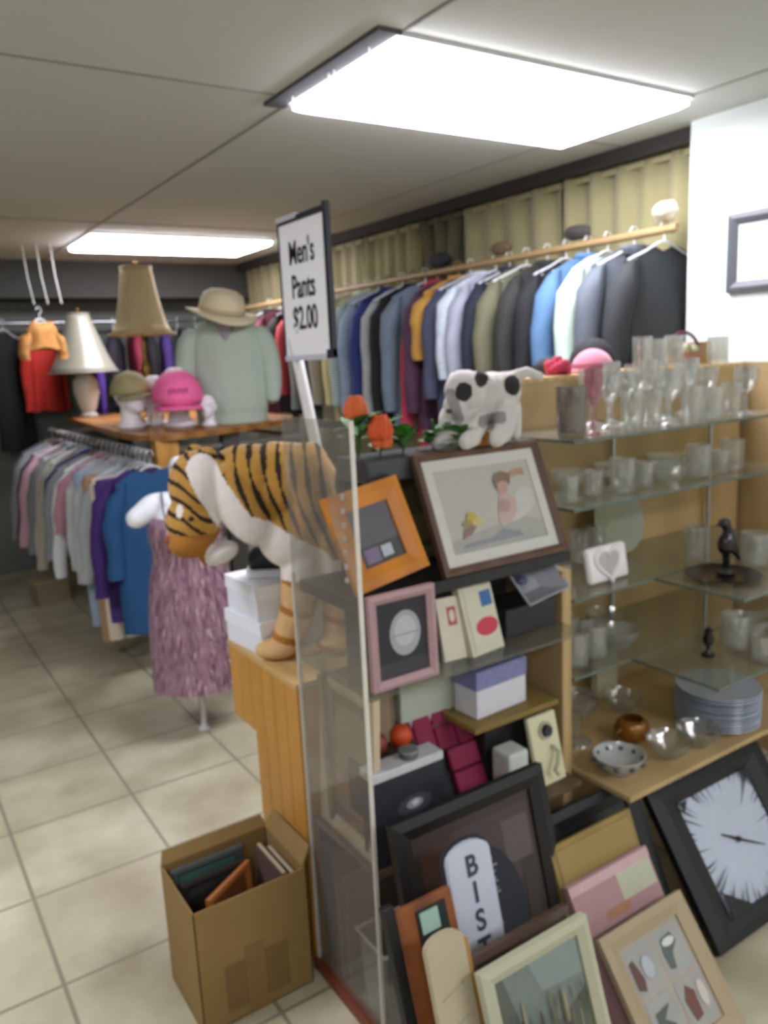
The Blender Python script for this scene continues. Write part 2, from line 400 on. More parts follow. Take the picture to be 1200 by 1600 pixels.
def garment(name, label, cat, loc, rz, mat, w=0.22, ln=0.68, thick=0.045, sl=0.5, sr=(0.075, 0.05), out=0.01, seed=0, flare=0.0, hang=HANG_W, group=None, lining=None, collar=None, sleeve_mat=None, cuff=None, fold=0.010):
    t = thing(name, label, cat, loc, (0, 0, rz), group)
    obj('body', loft_body(w, ln, thick, seed, flare, fold=fold), mat, t, True)
    if sl:
        for s in (-1, 1):
            so = obj('sleeve', sleeve_bm(s, w, sl, sr[0], sr[1], out, seed+s), sleeve_mat or mat, t, True)
            if cuff:
                bm = new(); cx = s*(w+0.02+out); zz = -0.19-sl
                lathe(bm, [(sr[1]*1.06, -0.03), (sr[1]*1.1, 0.0), (sr[1]*1.06, 0.03)], 12, c=(cx, 0, zz+0.03), sx=0.66)
                obj('cuff', bm, cuff, so, True)
    if collar:
        bm = new()
        lathe(bm, [(0.060, -0.012), (0.072, 0.012), (0.058, 0.026), (0.045, 0.02)], 16, c=(0, 0, -0.082), sy=0.6, cap0=False, cap1=False); obj('collar', bm, collar, t, True)
    if lining:
        bm = new(); prism(bm, [(-0.012, -0.11), (0.012, -0.11), (0.014, -ln+0.02), (-0.014, -ln+0.02)], -thick*1.35, -thick*1.1); obj('placket', bm, lining, t)
    obj('hanger', hanger_bm(w), hang, t, True)
    return t
def trousers(label, loc, rz, mat, ln=0.95, w=0.13, seed=0, hang=HANG_W, group=None):
    t = thing('hanging_trousers', label, 'trousers', loc, (0, 0, rz), group)
    bm = new()
    for s in (-1, 1):
        rings = []
        for k in range(11):
            v = k/10; r = 0.085-0.03*v
            rings.append(ring(bm, [(-0.15+s*(0.03+0.012*v)+0.8*r*math.cos(2*PI*i/14), 0.5*r*math.sin(2*PI*i/14)+0.004*math.sin(7*v+i), -0.15-(ln-0.15)*v) for i in range(14)]))
        skin(bm, rings)
    obj('legs', bm, mat, t, True)
    bm = new(); lathe(bm, [(0.095, -0.20), (0.10, -0.15), (0.095, -0.125)], 18, c=(-0.14, 0, 0), sy=0.42); obj('waistband', bm, mat, t, True)
    obj('hanger', hanger_bm(0.15), hang, t, True)
    return t
def cloth(h, var=0.14, scale=14, **k): return M(h, 0.85, var=var, scale=scale, bump=0.25, **k)

# rack by the curtains: rod, wall brackets, clothes
RX, RZ = 2.80, 2.045
t = thing('clothes_rod', 'long wooden clothes rod in front of the beige curtains', 'clothes rod', (RX, 4.3, RZ))
bm = new(); tube(bm, [(0, -2.2, 0), (0, 2.25, 0)], 0.017, 12); obj('rod', bm, M('#a58a5e', 0.5, kind='wood', scale=6, var=0.15), t, True)
for y in (-2.15, -0.7, 0.9, 2.2):
    bm = new(); tube(bm, [(0.235, 0, -0.16), (0.0, 0, -0.02)], 0.008, 6); tube(bm, [(0.235, 0, -0.02), (0, 0, -0.02)], 0.008, 6); box(bm, 0.226, 0.238, -0.02, 0.02, -0.2, 0.02); obj('bracket', bm, M('#b7b09c', 0.5), t)
WR = [ # y, colour, name, cat, label, ln, sleeve, thick, hanger, extra
 (2.16, '#2b2f31', 'hanging_jacket', 'jacket', 'charcoal jacket with white hanger at the white wall end of the rod', 0.95, 0.62, 0.075, HANG_W, {}),
 (2.31, '#5b636b', 'hanging_jacket', 'jacket', 'slate grey jacket second from the white wall', 0.92, 0.60, 0.07, HANG_W, {}),
 (2.45, '#c4d8cb', 'hanging_shirt', 'shirt', 'pale mint green jacket between grey and denim ones', 0.80, 0.56, 0.05, HANG_W, {}),
 (2.56, '#54779b', 'hanging_shirt', 'shirt', 'faded blue denim shirt beside the pale mint jacket', 0.80, 0.56, 0.05, HANG_W, {'cuff': True}),
 (2.69, '#1b1c1f', 'hanging_jacket', 'jacket', 'black suit jacket next to the blue denim shirt', 0.88, 0.6, 0.06, HANG_W, {}),
 (2.81, '#2d2f2c', 'hanging_jacket', 'jacket', 'dark brown-black jacket between the black one and the olive one', 0.90, 0.6, 0.055, HANG_W, {}),
 (2.95, '#6a6b53', 'hanging_jacket', 'jacket', 'olive grey jacket in the middle of the window rod', 0.90, 0.6, 0.06, HANG_W, {}),
 (3.07, '#232a38', 'hanging_shirt', 'shirt', 'dark navy shirt next to the olive jacket', 0.86, 0.58, 0.035, HANG_W, {}),
 (3.17, '#a6abba', 'hanging_shirt', 'shirt', 'pale lilac-grey shirt next to the dark navy one', 0.84, 0.58, 0.04, HANG_W, {}),
 (3.27, '#9db0c6', 'hanging_shirt', 'shirt', 'light blue patterned shirt with white flecks', 0.80, 0.40, 0.035, HANG_T, {'pat': '#e6edf2'}),
 (3.37, '#44485e', 'hanging_shirt', 'shirt', 'muted indigo shirt behind the flecked blue one', 0.80, 0.5, 0.04, HANG_W, {}),
 (3.47, '#b98b3e', 'hanging_shirt', 'shirt', 'mustard yellow shirt beside the plum one', 0.66, 0.30, 0.035, HANG_T, {}),
 (3.56, '#4a2f45', 'hanging_jacket', 'jacket', 'dark plum jacket beside the mustard shirt', 0.86, 0.58, 0.045, HANG_B, {}),
 (3.66, '#b2334f', 'hanging_shirt', 'shirt', 'crimson red long garment showing low between plum and grey', 0.98, 0.66, 0.04, HANG_T, {'w': 0.165, 'out': 0.06}),
 (3.77, '#6d7d8c', 'hanging_shirt', 'shirt', 'steel blue-grey shirt with pale shoulders', 0.88, 0.58, 0.045, HANG_W, {}),
 (3.89, '#17181a', 'hanging_jacket', 'jacket', 'black jacket between two light grey shirts', 0.90, 0.6, 0.05, HANG_B, {}),
 (4.00, '#a3aaab', 'hanging_shirt', 'shirt', 'light silver grey shirt between black and royal navy', 0.92, 0.62, 0.045, HANG_W, {}),
 (4.14, '#2a3573', 'hanging_shirt', 'shirt', 'bright navy blue shirt toward the sign end of the rod', 0.84, 0.56, 0.05, HANG_B, {}),
 (4.26, '#8a9db3', 'hanging_shirt', 'shirt', 'pale denim blue shirt next to the bright navy one', 0.90, 0.6, 0.04, HANG_W, {}),
 (4.37, '#4c7277', 'hanging_shirt', 'shirt', 'teal and white finely striped shirt', 0.84, 0.56, 0.04, HANG_W, {'stripe': '#d5dedb'}),
 (4.49, '#c6bd86', 'hanging_shirt', 'shirt', 'pale yellow shirt next to the striped teal one', 0.86, 0.56, 0.04, HANG_W, {}),
 (4.62, '#9b978a', 'hanging_shirt', 'shirt', 'stone beige shirt next to the pale yellow one', 0.86, 0.56, 0.045, HANG_W, {}),
 (4.76, '#55575a', 'hanging_jacket', 'jacket', 'charcoal grey coat right of the price sign', 0.92, 0.6, 0.06, HANG_W, {}),
 (4.92, '#717a75', 'hanging_jacket', 'jacket', 'grey-green jacket partly behind the price sign', 0.90, 0.6, 0.05, HANG_W, {}),
 (5.10, '#a2343a', 'hanging_shirt', 'shirt', 'dark red shirt just below the price sign', 0.70, 0.5, 0.05, HANG_W, {}),
 (5.28, '#1d1a1c', 'hanging_jacket', 'jacket', 'black jacket below the price sign beside the dark red shirt', 0.84, 0.55, 0.06, HANG_W, {}),
 (5.55, '#5a2430', 'hanging_shirt', 'shirt', 'maroon shirt between the sage sweatshirt and the sign pole', 0.84, 0.5, 0.05, HANG_W, {}),
 (5.80, '#242226', 'hanging_jacket', 'jacket', 'black jacket right of the sage sweatshirt', 0.80, 0.5, 0.06, HANG_W, {}),
]
for i, (y, h, nm, cat, lab, ln, sl, th, hg, ex) in enumerate(WR):
    m = cloth(h)
    if 'stripe' in ex: m = M(h, 0.85, kind='stripe_z', scale=22, hex2=ex['stripe'])
    if 'pat' in ex: m = M(h, 0.85, scale=45, hex2=ex['pat'])
    garment(nm, lab, cat, (RX, y, RZ+0.017), rnd.uniform(-0.16, 0.05), m, w=ex.get('w', 0.225), out=ex.get('out', 0.01), ln=ln, thick=th, sl=sl, sr=(0.07+th*0.3, 0.052+th*0.1), seed=i, hang=hg, group='clothes on the window rod',
            collar=m if i % 2 else None, lining=cloth('#d8dcd8') if i in (6, 12) else None, cuff=m if 'cuff' in ex else None)

# folded odds and ends thrown over the rod
def bundle(name, label, cat, loc, r, mat, seed, sc=(0.85, 1.6, 0.75)):
    rr = random.Random(seed); bm = new(); ball(bm, (0, 0, 0), r, 16, sc=sc)
    for v in bm.verts:
        d = 1+0.16*math.sin(v.co.x*60/ r*0.08+seed)+0.12*math.sin(v.co.y*7/r+v.co.z*9/r+seed)
        v.co *= d
    zmin = min(v.co.z for v in bm.verts)
    bmesh.ops.translate(bm, vec=(0, 0, -zmin), verts=bm.verts[:])
    o = obj(name, bm, mat, None, True, 1); o.location = loc; return tag(o, label, cat)
bundle('knit_hat', 'cream woollen hat perched on the rod end by the white wall', 'hat', (2.80, 2.16, RZ+0.02), 0.055, cloth('#d9cfb8'), 1, (1, 1, 0.8))
bundle('folded_scarf', 'dark scarf bunched over the rod above the black suit jacket', 'scarf', (2.80, 2.62, RZ+0.02), 0.045, cloth('#3b3633'), 2)
bundle('folded_scarf', 'brown scarf bunched over the rod near the middle', 'scarf', (2.80, 3.12, RZ+0.015), 0.045, cloth('#6b563c'), 3)
bundle('folded_scarf', 'black scarf bunched over the rod above the steel blue shirt', 'scarf', (2.80, 3.62, RZ+0.015), 0.055, cloth('#2a2b2e'), 4)

# ------------------------------------------------------------------ wooden-topped clothes rack on the left
top_z = 1.262
RKX, RKZ = 1.20, 1.165
t = thing('clothes_rack', 'two-sided clothes rack with a curved wooden top shelf', 'clothes rack', (1.72, 5.2, 0))
def L(x, y): return (x-1.72, y-5.2)
edge = [L(1.34, 6.45), L(1.285, 5.8), L(1.225, 5.0), L(1.185, 4.45)]
cx, cy, rr_ = 1.40, 4.22, 0.2
edge += [L(1.19, 4.30), L(1.205, 4.18), L(1.245, 4.08), L(1.31, 4.03), L(1.40, 4.02), L(1.60, 4.07), L(1.85, 4.17), L(2.05, 4.27), L(2.22, 4.40), L(2.30, 4.55), L(2.33, 4.8), L(2.33, 6.45)]
wood_t = M('#8a5a2c', 0.42, kind='wood', scale=2.2, hex2='#a8763d', stretch=(1, 6, 1))
bm = new(); plan(bm, edge, top_z-0.032, top_z); obj('top_shelf', bm, wood_t, t)
bm = new(); tube(bm, [(-0.52, -1.25, RKZ), (-0.52, 1.2, RKZ)], 0.012, 10); obj('rail', bm, M('#c9ced2', 0.2, 1.0), t, True)
bm = new(); tube(bm, [(0.45, -0.95, RKZ), (0.45, 1.2, RKZ)], 0.012, 10); obj('rail', bm, M('#c9ced2', 0.2, 1.0), t, True)
for y in (-1.0, 1.1):
    bm = new(); box(bm, -0.05, 0.05, y-0.03, y+0.03, 0.08, top_z-0.032); obj('post', bm, M('#4b4a48', 0.5), t)
    bm = new(); box(bm, -0.53, 0.46, y-0.02, y+0.02, RKZ-0.012, RKZ+0.012); obj('rail_arm', bm, M('#c9ced2', 0.3, 1.0), t)
    bm = new(); box(bm, -0.42, 0.42, y-0.035, y+0.035, 0.0, 0.08, 0.006); obj('foot', bm, M('#55534f', 0.6), t)
bm = new(); box(bm, -0.46, -0.34, -1.14, -1.06, RKZ-0.12, top_z-0.032, 0.004); obj('wood_block', bm, M('#c28d45', 0.5, kind='wood', scale=4, var=0.12), t)
bm = new(); box(bm, -0.03, 0.03, -1.0, 1.1, 0.02, 0.07); obj('base_bar', bm, M('#8c8d88', 0.5), t)

LR = [ # y, colour, kind, label, ln, sleeve
 (3.99, '#1f4f7d', 'dress', 'long teal-blue dress at the near end of the left rack', 0.92, 0.42),
 (4.08, '#3a1f66', 'shirt', 'deep purple long-sleeved top behind the blue dress', 0.62, 0.52),
 (4.17, '#4a2f78', 'trousers', 'purple trousers under the purple top', 0.88, 0),
 (4.24, '#d9cbb8', 'trousers', 'cream trousers behind the purple pair', 1.0, 0),
 (4.33, '#a9aeb0', 'shirt', 'pale grey top third along the left rack behind the purple one', 0.58, 0.5),
 (4.42, '#a58866', 'trousers', 'tan trousers hanging low on the left rack', 1.06, 0),
 (4.52, '#b4b8b9', 'shirt', 'silver grey hooded top in front of the pale jeans', 0.60, 0.54),
 (4.62, '#9aaec4', 'trousers', 'pale blue jeans hanging low on the left rack', 1.02, 0),
 (4.72, '#c4c7c8', 'shirt', 'off-white grey top behind the pale jeans', 0.62, 0.5),
 (4.82, '#b88796', 'shirt', 'pink print top showing below its grey neighbours', 0.76, 0.3),
 (4.93, '#dfe3e6', 'shirt', 'white shirt with long sleeve in the middle of the left rack', 0.66, 0.58),
 (5.05, '#8d9296', 'shirt', 'mid grey knit top behind the white shirt', 0.62, 0.5),
 (5.18, '#39456f', 'shirt', 'navy top between grey and stone tops on the left rack', 0.66, 0.5),
 (5.31, '#a8a596', 'shirt', 'stone beige cardigan on the left rack', 0.70, 0.6),
 (5.44, '#b8b6a9', 'shirt', 'oatmeal sweater beyond the stone cardigan', 0.70, 0.6),
 (5.58, '#7f8486', 'shirt', 'grey sweater beyond the oatmeal one', 0.66, 0.55),
 (5.72, '#9a8c93', 'shirt', 'dusty mauve-grey top far along the left rack', 0.66, 0.55),
 (5.87, '#c9a3b0', 'shirt', 'pale pink sweater toward the far end of the left rack', 0.66, 0.55),
 (6.03, '#55455a', 'shirt', 'dark plum top next to the pale pink sweater', 0.68, 0.55),
 (6.18, '#8f9294', 'shirt', 'grey top second from the far end of the left rack', 0.68, 0.55),
 (6.33, '#6c7074', 'shirt', 'dark grey top at the far end of the left rack', 0.68, 0.55),
]
for i, (y, h, k, lab, ln, sl) in enumerate(LR):
    m = cloth(h, var=0.12); loc = (RKX, y, RKZ+0.012); hg = (HANG_C, HANG_W, HANG_W, HANG_T)[i % 4] if i % 5 else HANG_W
    rz = rnd.uniform(-0.05, 0.14)
    if k == 'trousers': trousers(lab, loc, rz, m, ln=ln, seed=i, hang=HANG_W, group='clothes on the left rack')
    elif k == 'dress': garment('hanging_dress', lab, 'dress', loc, rz, m, w=0.19, ln=ln, thick=0.05, sl=sl, sr=(0.075, 0.06), seed=100+i, flare=0.15, hang=HANG_W, group='clothes on the left rack', fold=0.014)
    else: garment('hanging_sweater', lab, 'top', loc, rz, m, w=0.215+(0.02 if y > 4.9 else 0)+(0.015 if i % 2 else 0), ln=ln+rnd.uniform(-0.03, 0.05), thick=0.042, sl=sl, sr=(0.085, 0.05), out=rnd.uniform(0.02, 0.07)+(0.03 if y > 5.2 else 0), seed=100+i, hang=hg, group='clothes on the left rack', collar=m if i % 3 == 0 else None)
# ------------------------------------------------------------------ clothes along the back wall
t = thing('back_clothes_rail', 'chrome clothes rail along the far grey wall', 'clothes rail', (1.9, 6.80, 1.985))
bm = new(); tube(bm, [(-1.3, 0, 0), (0.86, 0, 0)], 0.014, 10); obj('rail', bm, M('#c9ced2', 0.25, 1.0), t, True)
for x in (-1.25, 0.8):
    bm = new(); tube(bm, [(x, 0, 0), (x, 0.2, 0.0)], 0.01, 8); obj('bracket', bm, M('#c9ced2', 0.25, 1.0), t, True)
BR = [(1.03, '#1a1b1c', 'black coat at the far left edge of the view', 0.98), (1.30, '#d63a30', 'bright red top on the far back rail', 0.70), (1.50, '#3f6b48', 'green top behind the white lamp on the back rail', 0.66),
      (1.68, '#5a3fa0', 'violet top hanging behind the white lamp base', 0.90), (1.86, '#22202a', 'near-black jacket between the two lamps on the back rail', 0.80), (2.02, '#7d2238', 'wine red top between the lamps on the back rail', 0.56),
      (2.14, '#15151a', 'black jacket directly behind the tan lamp', 0.82), (2.28, '#3b2a6b', 'indigo top right of the tan lamp stem', 0.72), (2.40, '#17181b', 'black coat left of the sage sweatshirt', 0.86), (2.56, '#1e1e20', 'black coat behind the sage sweatshirt shoulder', 0.86)]
for i, (x, h, lab, ln) in enumerate(BR):
    garment('hanging_sweater', lab, 'top', (x, 6.80, 1.999), (0.55 if i < 2 else PI/2-rnd.uniform(0.1, 0.5)), cloth(h), w=0.16 if i < 2 else 0.21, ln=ln, thick=0.05, sl=0.5, seed=300+i, hang=HANG_W, group='clothes on the back rail')
# a stuffed-looking tan blouse on wires from the ceiling
t = garment('hanging_blouse', 'orange-tan blouse hung on long white wires from the ceiling', 'blouse', (1.13, 5.9, 2.02), 0.5, M('#c98a45', 0.85, scale=12, hex2='#8a6a3a'), w=0.13, ln=0.26, thick=0.05, sl=0.14, sr=(0.06, 0.05), seed=77, hang=HANG_W)
for i, (x, y) in enumerate(((1.08, 5.92), (1.16, 5.88), (1.24, 5.84))):
    bm = new(); tube(bm, [(0, 0, 0), (0.01, 0, -0.2), (0.03, -0.005, -0.38)], 0.004, 6)
    o = obj('hanging_wire', bm, M('#d9dcd8', 0.4), None, True); o.location = (x, y, CEIL); tag(o, ('left', 'middle', 'right')[i]+' of three white wires hanging from the far ceiling', 'wire', 'wires from the ceiling')

# ------------------------------------------------------------------ things on the wooden top shelf
def table_lamp(label, loc, h_base, r_base, base_mat, shade_h, r0, r1, shade_mat, shade_gap, brass, facet=0, rz=0.0):
    t = thing('table_lamp', label, 'table lamp', loc, (0, 0, rz), 'table lamps on the rack shelf')
    bm = new()
    if brass:
        lathe(bm, [(0.085, 0), (0.088, 0.012), (0.06, 0.03), (0.025, 0.045), (0.016, 0.08), (0.028, 0.12), (0.018, 0.16), (0.014, h_base*0.45), (0.03, h_base*0.55), (0.036, h_base*0.62), (0.02, h_base*0.70), (0.012, h_base*0.8), (0.018, h_base*0.9), (0.008, h_base)], 20)
    else:
        lathe(bm, [(0.06, 0), (0.065, 0.02), (0.045, 0.035), (0.06, 0.06), (r_base, h_base*0.5), (r_base*0.92, h_base*0.72), (0.03, h_base*0.92), (0.012, h_base)], 24)
    obj('base', bm, base_mat, t, True)
    bm = new(); tube(bm, [(0, 0, h_base*0.98), (0, 0, h_base+shade_gap+shade_h+0.02)], 0.006, 8); ball(bm, (0, 0, h_base+shade_gap+shade_h+0.03), 0.012, 10); obj('stem', bm, M('#8c6e34', 0.3, 0.9), t, True)
    bm = new(); z0 = h_base+shade_gap; prof = []
    for k in range(13):
        v = k/12; r = r0+(r1-r0)*(v**0.5 if facet else v**0.8); prof.append((r, z0+shade_h*v))
    seg = 32
    lathe(bm, prof, seg, cap0=False, cap1=False, wob=0.03 if facet else 0.0, k=8)
    so = obj('lamp_shade', bm, shade_mat, t, True); sd = so.modifiers.new('th', 'SOLIDIFY'); sd.thickness = 0.003
    for rr2, zz in ((r0, z0), (r1, z0+shade_h)):
        bm = new(); tube(bm, [(rr2*math.cos(2*PI*i/32)*1.01, rr2*math.sin(2*PI*i/32)*1.01, zz) for i in range(33)], 0.006, 6); obj('shade_trim', bm, shade_mat, so, True)
    return t
table_lamp('white ceramic lamp with a shiny cream coolie shade at left', (1.46, 6.24, top_z), 0.37, 0.095, M('#cfcdc4', 0.25), 0.42, 0.245, 0.075, M('#8b8979', 0.28, var=0.05, sheen=0.2), -0.04, False, 0)
table_lamp('tall brass lamp with a tan bell shade', (1.60, 5.20, top_z), 0.53, 0.05, M('#8a6f3a', 0.3, 0.85), 0.41, 0.205, 0.095, M('#b8a67e', 0.8, var=0.06), 0.02, True, 1)

skin_foam = M('#f7f5f9', 0.7, var=0.03)
def foam_head(t, s=1.0):
    sh = [('e', (0, 0.005, 0.185), (0.072, 0.088, 0.10)), ('e', (0, -0.03, 0.135), (0.055, 0.055, 0.06)), ('c', [(0, 0.01, 0.12), (0, 0.02, 0.03), (0, 0.02, 0.0)], [0.05, 0.05, 0.062]), ('e', (0, 0.01, 0.015), (0.075, 0.07, 0.02)),
          ('c', [(0, -0.078, 0.185), (0, -0.098, 0.155)], [0.010, 0.014]), ('e', (0, -0.074, 0.128), (0.024, 0.014, 0.009)), ('e', (0, -0.062, 0.098), (0.028, 0.02, 0.018)), ('e', (0.074, 0.012, 0.17), (0.008, 0.018, 0.03)), ('e', (-0.074, 0.012, 0.17), (0.008, 0.018, 0.03)),
          ('e', (0.03, -0.072, 0.198), (0.022, 0.014, 0.008)), ('e', (-0.03, -0.072, 0.198), (0.022, 0.014, 0.008))]
    o = blob('head_form', sh, 0.006, [skin_foam], lambda c, n: 0, t, 4); o.scale = (s, s, s); return o
def cap(label, loc, rz, mat, bill_mat, r=0.105, group=None, emblem=None, tilt=0.0):
    t = thing('baseball_cap', label, 'cap', loc, (tilt, 0, rz), group)
    bm = new(); rings = []
    for k in range(9):
        a = PI/2*k/9; rings.append(ring(bm, [(r*math.cos(a)*math.cos(2*PI*i/24), 1.12*r*math.cos(a)*math.sin(2*PI*i/24), 1.22*r*math.sin(a)**0.85) for i in range(24)]))
    skin(bm, rings, False, True); o = obj('crown', bm, mat, t, True); s = o.modifiers.new('th', 'SOLIDIFY'); s.thickness = 0.003
    bm = new(); bill = []
    for k in range(13):
        a = PI+PI*k/12; bill.append((0.92*r*math.cos(a), 1.0*r*math.sin(a)))
    outer = [(0.95*r*math.cos(PI+PI*k/12), -0.2*r+1.35*r*math.sin(PI+PI*k/12)) for k in range(13)]
    a_ = [bm.verts.new((x, y, 0.004-0.25*(x*x)/r*0.6)) for x, y in bill]; b_ = [bm.verts.new((x, y, -0.012-0.35*(x*x)/r*0.6)) for x, y in outer]
    for i in range(12): bm.faces.new((a_[i], a_[i+1], b_[i+1], b_[i]))
    o = obj('bill', bm, bill_mat, t, True); s = o.modifiers.new('th', 'SOLIDIFY'); s.thickness = 0.004
    bm = new(); ball(bm, (0, 0, 1.22*r), 0.009, 10); obj('button', bm, mat, t, True)
    if emblem:
        bm = new()
        for k in range(6):
            x = -0.045+k*0.018; y = -1.12*r*math.sqrt(max(0, 1-(x/r)**2))*math.cos(0.42)-0.004
            box(bm, x-0.004, x+0.004, y-0.002, y+0.003, 0.055+0.006*(k % 2), 0.092-0.005*((k+1) % 2))
        obj('embroidered_lettering', bm, emblem, t)
    return t
def face_cam(x, y): return math.atan2(0-x, y)  # local -y turned towards the viewer's side
t = thing('foam_mannequin', 'white foam mannequin head under the hot pink cap', 'mannequin head', (1.52, 4.42, top_z), (0, 0, -0.35)); foam_head(t, 1.2)
cap('hot pink baseball cap on a white foam head', (1.52, 4.41, top_z+0.150), -0.30, M('#ff72ae', 0.7, var=0.05), M('#ff72ae', 0.7, var=0.05), 0.142, emblem=M('#b03a70', 0.6), tilt=0.12)
t = thing('foam_mannequin', 'white foam mannequin head under the khaki cap beside the tan lamp', 'mannequin head', (1.32, 4.62, top_z), (0, 0, 0.3)); foam_head(t, 1.15)
cap('khaki beige cap on the left foam head', (1.32, 4.62, top_z+0.195), 0.35, M('#a39a70', 0.8), M('#a39a70', 0.8), 0.108, tilt=-0.05)
t = thing('foam_mannequin', 'bare white foam head left of the one in the pink cap', 'mannequin head', (1.47, 4.66, top_z), (0, 0, 0.1)); foam_head(t, 1.05)
t = thing('foam_mannequin', 'small white foam head right beneath the pink cap', 'mannequin head', (1.66, 4.33, top_z), (0, 0, -0.7)); foam_head(t, 0.62)
for i, (x, y) in enumerate(((1.295, 4.22), (1.35, 4.20))):
    t = thing('brass_hook_stand', ('left' if i == 0 else 'right')+' of two little brass hooks on the wooden shelf edge', 'hook', (x, y, top_z), (0, 0, -0.4), 'brass hooks')
    bm = new(); lathe(bm, [(0.022, 0), (0.022, 0.004), (0.006, 0.008)], 14); obj('foot', bm, M('#c79a3f', 0.25, 0.9), t, True)
    bm = new(); tube(bm, [(0, 0, 0.005), (0.002, 0, 0.07), (0.012, 0, 0.10), (0.03, 0, 0.105), (0.04, 0, 0.09), (0.038, 0, 0.075)], 0.004, 8); obj('hook', bm, M('#d9ae4e', 0.2, 0.95), t, True)

# mannequin torso in a sage sweatshirt with a straw hat
sage = M('#b7c7b8', 0.9, var=0.06, scale=18, bump=0.3)
t = thing('mannequin_torso', 'mannequin torso carrying the sage green sweatshirt', 'mannequin', (1.86, 4.46, top_z), (0, 0, -0.40))
bm = new(); lathe(bm, [(0.12, 0), (0.125, 0.02), (0.14, 0.2), (0.165, 0.42), (0.15, 0.52), (0.07, 0.565), (0.05, 0.60), (0.048, 0.66), (0.03, 0.68)], 24, sy=0.62); obj('torso', bm, M('#b7a58e', 0.6), t, True)
t = thing('sweatshirt', 'sage green sweatshirt on the mannequin torso under the straw hat', 'sweatshirt', (1.86, 4.46, top_z), (0, 0, -0.40))
bm = new(); rings = []
prof = [(0.20, 0.02), (0.212, 0.06), (0.22, 0.15), (0.218, 0.30), (0.222, 0.42), (0.212, 0.51), (0.155, 0.575), (0.09, 0.61)]
for k, (r, z) in enumerate(prof):
    rings.append(ring(bm, [(r*math.cos(2*PI*i/32), 0.58*r*math.sin(2*PI*i/32)*(1 if k < 6 else 0.85)+0.006*math.sin(9*z*6+i*1.7), z-(0.03*abs(math.sin(2*PI*i/32)) if k == 7 else 0)) for i in range(32)]))
skin(bm, rings, True, False); obj('body', bm, sage, t, True, 1)
for s in (-1, 1):
    bm = new(); tube(bm, [(s*0.15, 0, 0.53), (s*0.215, 0, 0.47), (s*0.24, -0.01, 0.34), (s*0.245, -0.02, 0.2), (s*0.235, -0.04, 0.09)], [0.07, 0.075, 0.068, 0.06, 0.045], 14); obj('sleeve', bm, sage, t, True, 1)
bm = new(); tube(bm, [(0.10*math.cos(a), 0.052*math.sin(a)-0.012, 0.605-0.055*max(0, -math.sin(a))) for a in [2*PI*i/24 for i in range(25)]], 0.012, 8); obj('neckband', bm, M('#8f8890', 0.9), t, True)
bm = new(); v_ = [bm.verts.new(p) for p in ((-0.062, -0.128, 0.575), (0.062, -0.128, 0.575), (0.0, -0.140, 0.47))]; bm.faces.new(v_); o = obj('collar_insert', bm, M('#9c9098', 0.9), t); sdd = o.modifiers.new('th', 'SOLIDIFY'); sdd.thickness = 0.006
bm = new(); lathe(bm, [(0.203, 0.0), (0.207, 0.03), (0.208, 0.055)], 32, sy=0.6); obj('hem_band', bm, sage, t, True)
straw = M('#e4d9b4', 0.8, var=0.12, scale=60, bump=0.5)
t = thing('straw_hat', 'cream straw sun hat tilted on top of the sage sweatshirt', 'hat', (1.83, 4.42, top_z+0.635), (0.20, 0.16, -0.3))
bm = new(); lathe(bm, [(0.125, 0), (0.122, 0.05), (0.105, 0.095), (0.07, 0.118), (0.03, 0.124)], 28, cap0=False, sx=1.05); obj('crown', bm, straw, t, True)
bm = new(); rings = []
for r in (0.122, 0.15, 0.18, 0.205): rings.append(ring(bm, [(r*math.cos(2*PI*i/40), r*math.sin(2*PI*i/40), -0.25*(r-0.12)+0.02*math.sin(2*PI*i/20+1)*(r-0.12)/0.08) for i in range(40)]))
skin(bm, rings, False, False); o = obj('brim', bm, straw, t, True); s = o.modifiers.new('th', 'SOLIDIFY'); s.thickness = 0.004
bm = new(); lathe(bm, [(0.127, 0.0), (0.126, 0.022)], 28, cap0=False, cap1=False, sx=1.05); obj('hat_band', bm, M('#c9b98f', 0.8), t, True)

# ------------------------------------------------------------------ dress form with the feathery mauve dress
t = thing('dress_form', 'white dress form on a thin pole under the mauve dress', 'dress form', (1.105, 3.265, 0), (0, 0, -0.30))
wf = M('#e9eef4', 0.45, var=0.02)
bm = new(); lathe(bm, [(0.03, 0), (0.032, 0.006), (0.02, 0.014), (0.013, 0.03)], 24); obj('base', bm, M('#c9cbc8', 0.4), t, True)
bm = new(); tube(bm, [(0, 0, 0.02), (0, 0, 0.62)], 0.0125, 12); obj('pole', bm, M('#d5d6d0', 0.35), t, True)
o = blob('torso', [('e', (0, 0, 0.66), (0.125, 0.085, 0.10)), ('e', (0, 0, 0.80), (0.105, 0.075, 0.12)), ('e', (0, -0.005, 0.95), (0.135, 0.09, 0.11)), ('e', (-0.05, -0.055, 0.93), (0.055, 0.05, 0.055)), ('e', (0.05, -0.055, 0.93), (0.055, 0.05, 0.055)),
      ('c', [(-0.12, 0, 1.035), (0.12, 0, 1.035)], [0.05, 0.05]), ('c', [(-0.135, 0, 1.02), (-0.195, -0.012, 0.985)], [0.055, 0.045]), ('c', [(0.135, 0, 1.02), (0.195, -0.012, 0.985)], [0.055, 0.045]), ('c', [(0, 0.01, 1.04), (0, 0.005, 1.19)], [0.052, 0.046])], 0.008, [wf], lambda c, n: 0, t, 5)
bm = new(); lathe(bm, [(0.046, 1.185), (0.048, 1.195), (0.03, 1.205)], 20); obj('neck_cap', bm, M('#b9c0c8', 0.4), t, True)
t = thing('feather_dress', 'mauve feathery dress with thin black straps on the white dress form', 'dress', (1.105, 3.265, 0), (0, 0, -0.30))
mauve = M('#8c6a7c', 0.9, scale=50, hex2='#b595a2', bump=0.6)
